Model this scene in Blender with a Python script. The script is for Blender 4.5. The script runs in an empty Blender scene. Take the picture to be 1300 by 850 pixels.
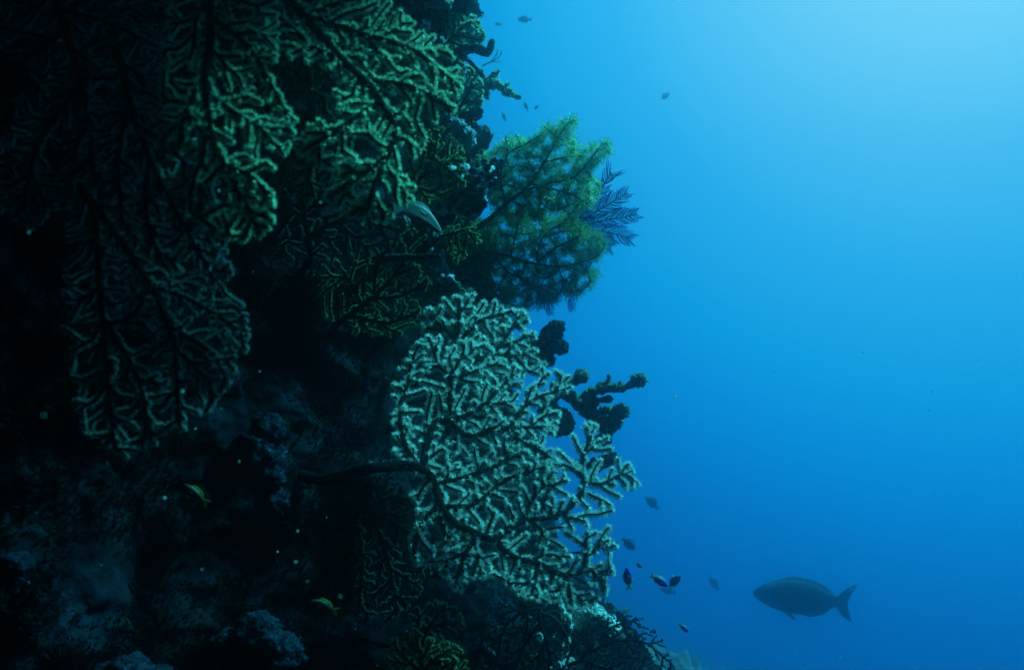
import bpy, bmesh, math, random
import numpy as np
from mathutils import Vector, Matrix, noise

SC = bpy.context.scene
COL = SC.collection
R = math.radians

# ------------------------------------------------------------------ camera
F = 1126.0                                   # focal length in photo pixels (1300 wide)
cam_d = bpy.data.cameras.new("camera")
cam = bpy.data.objects.new("camera", cam_d)
COL.objects.link(cam)
cam.location = (0, 0, 0)
cam.rotation_euler = (R(90), 0, 0)
cam_d.sensor_width = 36.0
cam_d.lens = 36.0 * F / 1300.0
cam_d.clip_start = 0.02
cam_d.clip_end = 500.0
cam_d.dof.use_dof = True
cam_d.dof.focus_distance = 2.0
cam_d.dof.aperture_fstop = 6.2
SC.camera = cam

# ------------------------------------------------------------------ water light (world)
GLOW = Vector((0.53, 1.0, 0.50)).normalized()
world = bpy.data.worlds.new("World")
SC.world = world
world.use_nodes = True
wn, wl = world.node_tree.nodes, world.node_tree.links
wn.clear()
w_out = wn.new("ShaderNodeOutputWorld")
w_bg = wn.new("ShaderNodeBackground")
w_tc = wn.new("ShaderNodeTexCoord")
w_dot = wn.new("ShaderNodeVectorMath"); w_dot.operation = "DOT_PRODUCT"
w_dot.inputs[1].default_value = GLOW
w_mr = wn.new("ShaderNodeMapRange")
w_mr.inputs[1].default_value = -1.0; w_mr.inputs[2].default_value = 1.0
w_cr = wn.new("ShaderNodeValToRGB")
cr = w_cr.color_ramp
stops = [(-1.0, (0.000, 0.0005, 0.0019)), (0.20, (0.0, 0.0042, 0.0192)), (0.55, (0.0, 0.0488, 0.1920)),
         (0.70, (0.0002, 0.0996, 0.3456)), (0.765, (0.0004, 0.1484, 0.4896)), (0.83, (0.001, 0.2491, 0.6624)),
         (0.89, (0.004, 0.3869, 0.7872)), (0.94, (0.034, 0.480, 0.840)), (0.975, (0.13, 0.580, 0.870)), (1.0, (0.26, 0.68, 0.885))]
while len(cr.elements) > 1:
    cr.elements.remove(cr.elements[0])
for i, (p, c) in enumerate(stops):
    q = (p + 1) / 2
    e = cr.elements[0] if i == 0 else cr.elements.new(q)
    e.position = q
    e.color = (*c, 1)
wl.new(w_tc.outputs["Generated"], w_dot.inputs[0])
wl.new(w_dot.outputs["Value"], w_mr.inputs[0])
wl.new(w_mr.outputs[0], w_cr.inputs[0])
wl.new(w_cr.outputs[0], w_bg.inputs[0])
w_bg.inputs[1].default_value = 0.67
wl.new(w_bg.outputs[0], w_out.inputs[0])

# ------------------------------------------------------------------ sun, filtered by the water
SUN_DIR = Vector((0.58, 0.22, 0.78)).normalized()      # towards the sun
sun_d = bpy.data.lights.new("sun", "SUN")
sun_d.energy = 5.0
sun_d.color = (0.07, 0.88, 1.0)
sun_d.angle = R(14)
sun = bpy.data.objects.new("sun", sun_d)
COL.objects.link(sun)
sun.rotation_euler = SUN_DIR.to_track_quat("Z", "Y").to_euler()
sun.location = (3, 3, 5)

SC.view_settings.view_transform = "Standard"
SC.view_settings.look = "None"
SC.view_settings.exposure = 0.7
SC.view_settings.gamma = 1.0
SC.render.engine = "CYCLES"
SC.cycles.use_denoising = True
SC.cycles.max_bounces = 8
SC.cycles.diffuse_bounces = 2
SC.cycles.transmission_bounces = 3
SC.cycles.transparent_max_bounces = 8
SC.cycles.volume_bounces = 2
SC.cycles.use_adaptive_sampling = False

# ================================================================== helpers
def at(px, py, Y):
    return Vector(((px - 650) / F * Y, Y, (425 - py) / F * Y))

def tag(o, label=None, cat=None, group=None, kind=None):
    if label: o["label"] = label
    if cat: o["category"] = cat
    if group: o["group"] = group
    if kind: o["kind"] = kind
    return o

def empty(name, loc, label=None, cat=None, group=None):
    o = bpy.data.objects.new(name, None)
    o.empty_display_size = 0.05
    COL.objects.link(o)
    o.location = loc
    return tag(o, label, cat, group)

class Buf:
    """collects vertices and faces; builds ONE mesh object"""
    def __init__(s):
        s.v, s.q, s.t, s.n = [], [], [], 0
        s.qm, s.tm = [], []
    def add(s, v, quads=None, tris=None, mi=0):
        v = np.asarray(v, dtype=np.float64).reshape(-1, 3)
        if quads is not None and len(quads):
            q = np.asarray(quads, dtype=np.int64).reshape(-1, 4); s.q.append(q + s.n); s.qm.append(np.full(len(q), mi))
        if tris is not None and len(tris):
            t = np.asarray(tris, dtype=np.int64).reshape(-1, 3); s.t.append(t + s.n); s.tm.append(np.full(len(t), mi))
        s.v.append(v); s.n += len(v)
    def build(s, name, mats, parent=None, origin=None, smooth=True):
        v = np.concatenate(s.v) if s.v else np.zeros((0, 3))
        if origin is not None:
            v = v - np.array(origin)
        q = np.concatenate(s.q) if s.q else np.zeros((0, 4), int)
        t = np.concatenate(s.t) if s.t else np.zeros((0, 3), int)
        me = bpy.data.meshes.new(name)
        me.vertices.add(len(v)); me.vertices.foreach_set("co", v.ravel())
        loops = np.concatenate([q.ravel(), t.ravel()]).astype(np.int32)
        me.loops.add(len(loops)); me.loops.foreach_set("vertex_index", loops)
        npoly = len(q) + len(t)
        me.polygons.add(npoly)
        start = np.concatenate([np.arange(len(q)) * 4, len(q) * 4 + np.arange(len(t)) * 3]).astype(np.int32)
        me.polygons.foreach_set("loop_start", start)
        me.polygons.foreach_set("use_smooth", np.full(npoly, smooth))
        for m in (mats if isinstance(mats, (list, tuple)) else [mats]):
            me.materials.append(m)
        mi = np.concatenate(s.qm + s.tm).astype(np.int32) if npoly else np.zeros(0, np.int32)
        me.polygons.foreach_set("material_index", mi)
        me.update(calc_edges=True); me.validate()
        o = bpy.data.objects.new(name, me)
        COL.objects.link(o)
        if parent is not None:
            o.parent = parent
        elif origin is not None:
            o.location = origin
        return o

# ------------------------------------------------------------------ materials
def mat(name, col, col2=None, scale=30.0, rough=0.8, trans=0.0, bump=0.0, bscale=60.0, spec=0.2, tcol=None):
    m = bpy.data.materials.new(name)
    m.use_nodes = True
    n, l = m.node_tree.nodes, m.node_tree.links
    n.clear()
    out = n.new("ShaderNodeOutputMaterial")
    b = n.new("ShaderNodeBsdfPrincipled")
    b.inputs["Roughness"].default_value = rough
    b.inputs["Specular IOR Level"].default_value = spec
    csock = None
    tc = n.new("ShaderNodeTexCoord")
    if col2 is not None:
        nz = n.new("ShaderNodeTexNoise")
        nz.inputs["Scale"].default_value = scale
        nz.inputs["Detail"].default_value = 6
        nz.inputs["Roughness"].default_value = 0.65
        l.new(tc.outputs["Object"], nz.inputs["Vector"])
        rp = n.new("ShaderNodeValToRGB")
        rp.color_ramp.elements[0].position = 0.36
        rp.color_ramp.elements[1].position = 0.64
        rp.color_ramp.elements[0].color = (*col, 1)
        rp.color_ramp.elements[1].color = (*col2, 1)
        l.new(nz.outputs["Fac"], rp.inputs[0])
        csock = rp.outputs[0]
        l.new(csock, b.inputs["Base Color"])
    else:
        b.inputs["Base Color"].default_value = (*col, 1)
    if bump:
        bn = n.new("ShaderNodeTexNoise")
        bn.inputs["Scale"].default_value = bscale
        bn.inputs["Detail"].default_value = 8
        l.new(tc.outputs["Object"], bn.inputs["Vector"])
        bp = n.new("ShaderNodeBump")
        bp.inputs["Strength"].default_value = bump
        bp.inputs["Distance"].default_value = 0.01
        l.new(bn.outputs["Fac"], bp.inputs["Height"])
        l.new(bp.outputs[0], b.inputs["Normal"])
    if trans > 0:
        t = n.new("ShaderNodeBsdfTranslucent")
        if tcol is not None:
            t.inputs[0].default_value = (*tcol, 1)
        elif csock is not None:
            l.new(csock, t.inputs[0])
        else:
            t.inputs[0].default_value = (*col, 1)
        mx = n.new("ShaderNodeMixShader")
        mx.inputs[0].default_value = trans
        l.new(b.outputs[0], mx.inputs[1]); l.new(t.outputs[0], mx.inputs[2])
        l.new(mx.outputs[0], out.inputs[0])
    else:
        l.new(b.outputs[0], out.inputs[0])
    return m

M = {}
M["axis"] = mat("fan_axis", (0.005, 0.005, 0.006), (0.014, 0.011, 0.011), 90, 0.9, bump=0.4, bscale=200, spec=0.0)
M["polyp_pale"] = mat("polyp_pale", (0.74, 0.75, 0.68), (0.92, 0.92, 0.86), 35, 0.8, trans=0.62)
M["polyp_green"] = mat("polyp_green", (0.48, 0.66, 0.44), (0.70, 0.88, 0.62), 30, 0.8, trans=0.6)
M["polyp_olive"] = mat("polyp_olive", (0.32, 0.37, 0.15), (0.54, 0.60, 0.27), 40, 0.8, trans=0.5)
M["polyp_olive_shaded"] = mat("polyp_olive_shaded", (0.14, 0.18, 0.09), (0.26, 0.31, 0.16), 40, 0.8, trans=0.5)  # olive polyps darkened: the shadow on these fans is in the colour
M["polyp_pale_shaded"] = mat("polyp_pale_shaded", (0.26, 0.30, 0.28), (0.46, 0.50, 0.46), 14, 0.8, trans=0.55)  # pale polyps dimmed in colour for the shade falling off leftward
M["polyp_dim"] = mat("polyp_dim", (0.10, 0.12, 0.11), (0.18, 0.20, 0.18), 40, 0.8, trans=0.5)  # shade painted into the deepest fans' polyps; also dull fringes and knobs
M["bush_axis"] = mat("bush_axis", (0.018, 0.014, 0.01), (0.035, 0.028, 0.02), 60, 0.7)
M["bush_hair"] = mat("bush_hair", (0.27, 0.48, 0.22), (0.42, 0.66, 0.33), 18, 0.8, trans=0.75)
M["bush_hair_shaded"] = mat("bush_hair_shaded", (0.18, 0.32, 0.15), (0.29, 0.44, 0.22), 18, 0.8, trans=0.6)  # bush hair darkened in colour for the upper bush's shadow
M["purple"] = mat("purple_gorgonian", (0.20, 0.19, 0.66), (0.30, 0.27, 0.82), 50, 0.8, trans=0.5)
M["purple_dark"] = mat("purple_twig", (0.02, 0.012, 0.05), (0.04, 0.025, 0.08), 50, 0.8)
M["black_coral"] = mat("black_twigs", (0.012, 0.010, 0.016), (0.03, 0.022, 0.035), 50, 0.7)
M["rock"] = mat("reef_rock", (0.003, 0.004, 0.006), (0.016, 0.018, 0.024), 9, 0.95, bump=0.9, bscale=45, spec=0.0)  # near black: the wall's shade is put into the rock colour
M["slope"] = mat("slope_rock", (0.04, 0.045, 0.05), (0.26, 0.27, 0.26), 3.0, 0.9, bump=0.9, bscale=14)
M["dark_shaded_crust"] = mat("dark_shaded_crust", (0.008, 0.012, 0.02), (0.024, 0.032, 0.05), 22, 0.95, bump=0.8, bscale=110, spec=0.0)  # bluish crust darkened for the hollow's shade; plain dark slate on the knobs
M["pale_crust"] = mat("pale_crust", (0.30, 0.34, 0.34), (0.62, 0.64, 0.60), 28, 0.85, bump=0.7, bscale=120)
M["blue_crust"] = mat("blue_crust", (0.16, 0.24, 0.34), (0.44, 0.54, 0.62), 22, 0.85, bump=0.8, bscale=110)
M["cup_crust"] = mat("cup_crust", (0.30, 0.40, 0.46), (0.62, 0.72, 0.76), 20, 0.85, bump=0.8, bscale=110)
M["cup"] = mat("cup_coral", (0.012, 0.010, 0.016), (0.035, 0.025, 0.035), 70, 0.75, bump=0.8, bscale=220)
M["sponge_dark"] = mat("sponge_dark", (0.016, 0.015, 0.017), (0.085, 0.075, 0.075), 30, 0.95, bump=1.0, bscale=190, spec=0.05)
M["encrusted"] = mat("encrusted_branch", (0.12, 0.14, 0.09), (0.42, 0.46, 0.30), 34, 0.9, bump=1.0, bscale=160)
M["sponge_grey"] = mat("sponge_grey", (0.08, 0.11, 0.11), (0.28, 0.31, 0.28), 40, 0.85, bump=0.9, bscale=140)
M["turf"] = mat("turf", (0.10, 0.12, 0.05), (0.26, 0.28, 0.14), 30, 0.85, trans=0.4)
M["turf_dark"] = mat("turf_dark", (0.006, 0.008, 0.009), (0.026, 0.030, 0.032), 30, 0.95, trans=0.3, spec=0.0)  # on the wall, darkened along with the rock to carry its shade
M["snow"] = mat("particle", (0.75, 0.78, 0.75), None, trans=0.5)
M["hydroid"] = mat("hydroid", (0.25, 0.26, 0.18), (0.40, 0.40, 0.28), 40, 0.8, trans=0.5)
M["parrot"] = mat("parrot_skin", (0.012, 0.022, 0.035), (0.05, 0.065, 0.075), 14, 0.7, spec=0.15)
M["parrot_fin"] = mat("parrot_fin", (0.03, 0.045, 0.055), (0.08, 0.10, 0.11), 30, 0.5, trans=0.3)
M["blue_skin"] = mat("blue_skin", (0.03, 0.05, 0.75), (0.05, 0.09, 0.95), 90, 0.4, spec=0.5)
M["yellow_fin"] = mat("yellow_fin", (0.80, 0.75, 0.03), (0.9, 0.85, 0.08), 90, 0.5, trans=0.4)
M["yellow_fin_shaded"] = mat("yellow_fin_shaded", (0.30, 0.30, 0.02), (0.40, 0.38, 0.04), 90, 0.5, trans=0.4)  # yellow fins darkened in colour for fish in the shaded hollow
M["grey_skin"] = mat("grey_skin", (0.06, 0.065, 0.08), (0.12, 0.125, 0.14), 80, 0.5, spec=0.4)
M["grey_fin"] = mat("grey_fin", (0.10, 0.11, 0.12), None, trans=0.4)
M["white_fin"] = mat("white_fin", (0.7, 0.72, 0.72), None, trans=0.5)
M["black_skin"] = mat("black_skin", (0.012, 0.012, 0.014), (0.03, 0.03, 0.03), 60, 0.5, spec=0.4)
M["pale_skin"] = mat("pale_skin", (0.35, 0.40, 0.40), (0.62, 0.66, 0.66), 60, 0.6, trans=0.5)
M["eye"] = mat("eye_black", (0.006, 0.006, 0.008), None, rough=0.15, spec=0.6)

# ------------------------------------------------------------------ reef wall (structure)
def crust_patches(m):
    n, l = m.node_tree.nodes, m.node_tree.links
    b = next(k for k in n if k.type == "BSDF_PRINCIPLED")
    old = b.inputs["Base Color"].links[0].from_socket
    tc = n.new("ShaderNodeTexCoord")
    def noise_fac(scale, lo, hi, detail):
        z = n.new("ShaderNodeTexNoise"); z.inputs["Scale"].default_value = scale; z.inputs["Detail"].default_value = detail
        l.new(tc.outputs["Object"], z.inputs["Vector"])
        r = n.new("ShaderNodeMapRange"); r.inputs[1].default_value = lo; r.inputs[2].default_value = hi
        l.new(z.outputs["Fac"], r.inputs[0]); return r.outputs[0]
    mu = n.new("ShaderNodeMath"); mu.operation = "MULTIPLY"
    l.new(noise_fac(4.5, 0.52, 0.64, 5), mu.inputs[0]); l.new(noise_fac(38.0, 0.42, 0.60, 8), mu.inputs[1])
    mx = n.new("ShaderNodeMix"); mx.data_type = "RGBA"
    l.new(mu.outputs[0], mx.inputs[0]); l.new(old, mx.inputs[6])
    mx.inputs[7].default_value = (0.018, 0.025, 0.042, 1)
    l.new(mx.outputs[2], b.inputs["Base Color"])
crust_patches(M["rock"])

def lerp_tab(tab, x):
    xs = [a for a, _ in tab]; ys = [b for _, b in tab]
    return float(np.interp(x, xs, ys))

CREST = [(-6.0, 2.4), (-2.5, 1.05), (-1.5, 0.70), (-0.94, 0.40), (-0.78, 0.27), (-0.61, 0.17), (-0.30, 0.06), (0.055, -0.03), (0.5, -0.10),
         (0.94, -0.13), (1.6, -0.02), (3.0, 0.0)]
def fbm(x, y, z, o=4):
    s, a, f = 0.0, 1.0, 1.0
    for _ in range(o):
        s += a * noise.noise((x * f, y * f, z * f)); a *= 0.5; f *= 2.1
    return s
def wall_x(Y, z, detail=True):
    xc = lerp_tab(CREST, z)
    if Y < 2.1 and z < 0.0:
        k = min(1.0, max(0.0, (2.1 - Y) / 0.6)); k = k * k * (3 - 2 * k)
        xc = xc * (1 - k) + k * (-0.04 + 0.30 * max(z, -1.2))
    if Y < 2.5:
        d = 2.5 - Y
        x = xc - 0.30 * d - 0.035 * d * d
        # hollow under the near sea fans
        x -= 0.10 * math.exp(-((Y - 1.5) / 0.5) ** 2 - ((z + 0.05) / 0.22) ** 2)
        # unseen ledge above the frame, added to shade the left fans
        lim = 0.377 * max(Y, 0) + 0.10
        if z > lim:
            k = min(1.0, (z - lim) / 0.30); k = k * k * (3 - 2 * k)
            x += k * 0.75 * min(1.0, max(0.0, (2.2 - Y) / 0.6))
    else:
        d = Y - 2.5
        x = xc - 0.9 * d
    if detail:
        x += 0.075 * fbm(Y * 3.2, z * 3.2, 1.7, 3) + 0.030 * fbm(Y * 11, z * 11, 5.1, 3)
        r = noise.noise((Y * 20, z * 20, 9.0)); x += 0.022 * max(0.0, r)
        x += 0.014 * (0.35 - abs(noise.noise((Y * 33, z * 33, 6.3)))) + 0.006 * fbm(Y * 55, z * 55, 3.3, 2)
    return x

def build_wall():
    ys = np.concatenate([np.linspace(-1.2, 0.5, 20)[:-1], np.linspace(0.5, 3.1, 400)[:-1], np.linspace(3.1, 4.6, 24)])
    zs = np.concatenate([np.linspace(-5.0, -1.3, 30)[:-1], np.linspace(-1.3, 1.25, 400)[:-1], np.linspace(1.25, 2.2, 20)])
    V = np.zeros((len(ys), len(zs), 3))
    for i, y in enumerate(ys):
        for j, z in enumerate(zs):
            V[i, j] = (wall_x(y, z), y, z)
    n, m = len(ys), len(zs)
    I = np.arange(n * m).reshape(n, m)
    q = np.stack([I[:-1, :-1], I[1:, :-1], I[1:, 1:], I[:-1, 1:]], -1).reshape(-1, 4)
    b = Buf()
    b.add(V.reshape(-1, 3), quads=q)
    # close it into a solid body of rock
    back = V.copy(); back[:, :, 0] = -3.2
    off = n * m
    ring = [I[i, 0] for i in range(n)] + [I[n - 1, j] for j in range(1, m)] + [I[i, m - 1] for i in range(n - 2, -1, -1)] + [I[0, j] for j in range(m - 2, 0, -1)]
    rv = V.reshape(-1, 3)[ring].copy(); fv = rv.copy(); rv[:, 0] = -3.2
    k = len(ring)
    qq = [(j, (j + 1) % k, k + (j + 1) % k, k + j) for j in range(k)]
    b.add(np.concatenate([fv, rv]), quads=qq)
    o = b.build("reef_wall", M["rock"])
    tag(o, kind="structure")
    return o
build_wall()

def slope_z(x, Y):
    z = -2.55 - 0.62 * (x - 0.35) - 0.8 * max(0.0, Y - 9.3)
    z += 0.12 * fbm(x * 0.9, Y * 0.9, 9.7, 3) + 0.12 * fbm(x * 2.6, Y * 2.6, 4.9, 3) + 0.08 * max(0.0, noise.noise((x * 4.5, Y * 3.2, 3.2))) + 0.12 * max(0.0, noise.noise((x * 8.5, Y * 7.0, 2.4))) + 0.10 * fbm(x * 9, Y * 9, 1.1, 3)
    return z
def build_slope():
    xs = np.linspace(-2.0, 5.5, 260); ys = np.linspace(4.6, 11.2, 240)
    V = np.array([[(x, y, slope_z(x, y)) for x in xs] for y in ys])
    n, m = len(ys), len(xs)
    I = np.arange(n * m).reshape(n, m)
    q = np.stack([I[:-1, :-1], I[:-1, 1:], I[1:, 1:], I[1:, :-1]], -1).reshape(-1, 4)
    b = Buf(); b.add(V.reshape(-1, 3), quads=q)
    tag(b.build("seabed_slope", M["slope"]), kind="structure")
build_slope()

# ------------------------------------------------------------------ the water itself: one even volume
def build_haze():
    x0, x1, y0, y1, z0, z1 = -4.0, 7.0, -1.6, 12.0, -9.8, 2.6
    v = [(x0, y0, z0), (x1, y0, z0), (x1, y1, z0), (x0, y1, z0), (x0, y0, z1), (x1, y0, z1), (x1, y1, z1), (x0, y1, z1)]
    q = [(0, 3, 2, 1), (4, 5, 6, 7), (0, 1, 5, 4), (1, 2, 6, 5), (2, 3, 7, 6), (3, 0, 4, 7)]
    m = bpy.data.materials.new("water_haze")
    m.use_nodes = True
    n, l = m.node_tree.nodes, m.node_tree.links
    n.clear()
    out = n.new("ShaderNodeOutputMaterial")
    p = n.new("ShaderNodeVolumePrincipled")
    p.inputs["Color"].default_value = (0.50, 0.86, 0.97, 1)
    p.inputs["Density"].default_value = 0.12
    p.inputs["Anisotropy"].default_value = 0.97
    l.new(p.outputs[0], out.inputs["Volume"])
    b = Buf(); b.add(v, quads=q)
    o = b.build("haze", m, smooth=False)
    tag(o, kind="stuff")
build_haze()

# ================================================================== growth of branching animals
def inside(poly, P):
    x, y = P[:, 0], P[:, 1]
    res = np.zeros(len(P), bool)
    n = len(poly)
    for i in range(n):
        x1, y1 = poly[i]; x2, y2 = poly[(i + 1) % n]
        c = ((y1 > y) != (y2 > y)) & (x < (x2 - x1) * (y - y1) / (y2 - y1 + 1e-12) + x1)
        res ^= c
    return res

def resample(path, step):
    P = np.array(path, float)
    out = [P[0]]
    # smooth Catmull-Rom
    Q = np.vstack([2 * P[0] - P[1], P, 2 * P[-1] - P[-2]])
    for i in range(1, len(Q) - 2):
        p0, p1, p2, p3 = Q[i - 1], Q[i], Q[i + 1], Q[i + 2]
        n = max(2, int(np.linalg.norm(p2 - p1) / step))
        for k in range(1, n + 1):
            t = k / n
            out.append(0.5 * ((2 * p1) + (-p0 + p2) * t + (2 * p0 - 5 * p1 + 4 * p2 - p3) * t * t + (-p0 + 3 * p1 - 3 * p2 + p3) * t ** 3))
    return np.array(out)

class Tree: pass

def colonize(paths, poly, spacing, step, seed, infl=3.2, kill=0.75, thick=0.0, jitter=0.16, inertia=0.5, maxit=400, acute=0.55, fork_gap=2):
    """space colonisation in photo-pixel units (x, y, depth offset): fills the outline with branches that keep their distance"""
    rng = np.random.default_rng(int(seed * 10))
    nodes, par, trunk = [], [], []
    def add(p, pa, tr):
        nodes.append(np.array(p, float)); par.append(pa); trunk.append(tr); return len(nodes) - 1
    for path in paths:
        pts = resample([(p[0], p[1], p[2] if len(p) > 2 else 0.0) for p in path], step)
        if not nodes:
            cur = add(pts[0], -1, True)
        else:
            A = np.array(nodes); cur = int(np.argmin(((A - pts[0]) ** 2).sum(1)))
        for p in pts[1:]:
            cur = add(p, cur, True)
    poly = np.array(poly, float)
    lo, hi = poly.min(0), poly.max(0)
    area = (hi - lo).prod()
    n = int(area / (spacing * spacing) * 2.0 * (1 + thick / spacing * 0.6))
    A = np.zeros((n, 3)); A[:, :2] = rng.uniform(lo, hi, (n, 2))
    if thick: A[:, 2] = rng.normal(0, thick * 0.5, n)
    A = A[inside(poly, A)]
    N = np.array(nodes)
    d = np.linalg.norm(A[:, None] - N[None], axis=2)
    near, nd = d.argmin(1), d.min(1)
    alive = nd > kill * spacing
    kids = np.zeros(len(nodes) + 200000, np.int16)
    kid_dirs, forks, down = {}, set(), {}
    stall = np.zeros(len(A), int)
    for i, p in enumerate(par):
        if p >= 0:
            kids[p] += 1
            v = nodes[i] - nodes[p]; kid_dirs.setdefault(p, []).append(v / (np.linalg.norm(v) + 1e-9))
    for it in range(maxit):
        act = alive & (nd < infl * spacing)
        if not act.any():
            if not alive.any(): break
            i = np.where(alive)[0]; j = i[nd[i].argmin()]
            act = np.zeros(len(A), bool); act[j] = True
        idx = np.where(act)[0]
        N = np.array(nodes)
        D = A[idx] - N[near[idx]]
        D /= np.linalg.norm(D, axis=1, keepdims=True) + 1e-9
        S = np.zeros((len(N), 3)); np.add.at(S, near[idx], D)
        grow = np.unique(near[idx])
        new0 = len(nodes)
        for g in grow:
            mine = idx[near[idx] == g]
            base = nodes[g]
            old = kid_dirs.get(g, [])
            v = S[g]; nv = np.linalg.norm(v)
            v = v / nv if nv > 1e-6 else np.array([1.0, 0, 0])
            if par[g] >= 0 and kids[g] == 0:
                pd = base - nodes[par[g]]; pd /= np.linalg.norm(pd) + 1e-9
                v = v + inertia * pd
                v /= np.linalg.norm(v)
            if any(float(v @ o) > 0.82 for o in old) or nv < 1e-6:
                j = mine[nd[mine].argmin()]
                v = A[j] - base; v /= np.linalg.norm(v) + 1e-9
                if any(float(v @ o) > 0.82 for o in old) or len(old) > 3:
                    alive[j] = False
                    continue
            if kids[g] > 0 and par[g] >= 0:
                pd = base - nodes[par[g]]; pd /= np.linalg.norm(pd) + 1e-9
                sd = 1.0 if pd[0] * v[1] - pd[1] * v[0] > 0 else -1.0
                # a fork keeps its distance from the last fork on that side
                q, near_fork = g, False
                for _ in range(fork_gap):
                    q = par[q]
                    if q < 0: break
                    if (q, sd) in forks: near_fork = True; break
                if near_fork or (g, sd) in forks or any((g2, sd) in forks for g2 in down.get(g, ())):
                    stall[mine] += 1
                    alive[mine[stall[mine] > 14]] = False
                    continue
                forks.add((g, sd))
                q = g
                for _ in range(fork_gap):
                    q = par[q]
                    if q < 0: break
                    down.setdefault(q, []).append(g)
                v = v + acute * pd
            v = v + rng.normal(0, jitter, 3) * (1, 1, 1 if thick else 0)
            v /= np.linalg.norm(v)
            add(base + v * step, g, False); kids[g] += 1
            kid_dirs.setdefault(g, []).append(v)
        if len(nodes) == new0:
            continue
        NN = np.array(nodes[new0:])
        dd = np.linalg.norm(A[:, None] - NN[None], axis=2)
        m = dd.min(1); am = dd.argmin(1)
        upd = m < nd
        nd[upd] = m[upd]; near[upd] = am[upd] + new0
        alive &= nd > kill * spacing
        if len(nodes) > 14000: break
    t = Tree()
    t.P = np.array(nodes); t.par = np.array(par); t.trunk = np.array(trunk)
    n = len(nodes)
    cnt = np.zeros(n); ch = [[] for _ in range(n)]
    for i in range(n - 1, 0, -1):
        if t.par[i] >= 0: ch[t.par[i]].append(i)
    order = list(range(n))
    for i in range(n - 1, -1, -1):
        if not ch[i]: cnt[i] = 1
        if t.par[i] >= 0: cnt[t.par[i]] += cnt[i]
    t.cnt, t.ch = cnt, ch
    # relax the branches a little
    for _ in range(2):
        Q = t.P.copy()
        for i in range(1, n):
            if len(ch[i]) == 1 and t.par[i] >= 0:
                Q[i] = 0.5 * t.P[i] + 0.25 * (t.P[t.par[i]] + t.P[ch[i][0]])
        t.P = Q
    return t

def finish(nodes, par, trunk, relax=2):
    t = Tree()
    t.P = np.array(nodes); t.par = np.array(par); t.trunk = np.array(trunk)
    n = len(nodes)
    cnt = np.zeros(n); ch = [[] for _ in range(n)]
    for i in range(1, n):
        if t.par[i] >= 0: ch[t.par[i]].append(i)
    for i in range(n - 1, -1, -1):
        if not ch[i]: cnt[i] = 1
        if t.par[i] >= 0: cnt[t.par[i]] += cnt[i]
    t.cnt, t.ch = cnt, ch
    for _ in range(relax):
        Q = t.P.copy()
        for i in range(1, n):
            if len(ch[i]) == 1 and t.par[i] >= 0:
                Q[i] = 0.5 * t.P[i] + 0.25 * (t.P[t.par[i]] + t.P[ch[i][0]])
        t.P = Q
    return t

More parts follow.
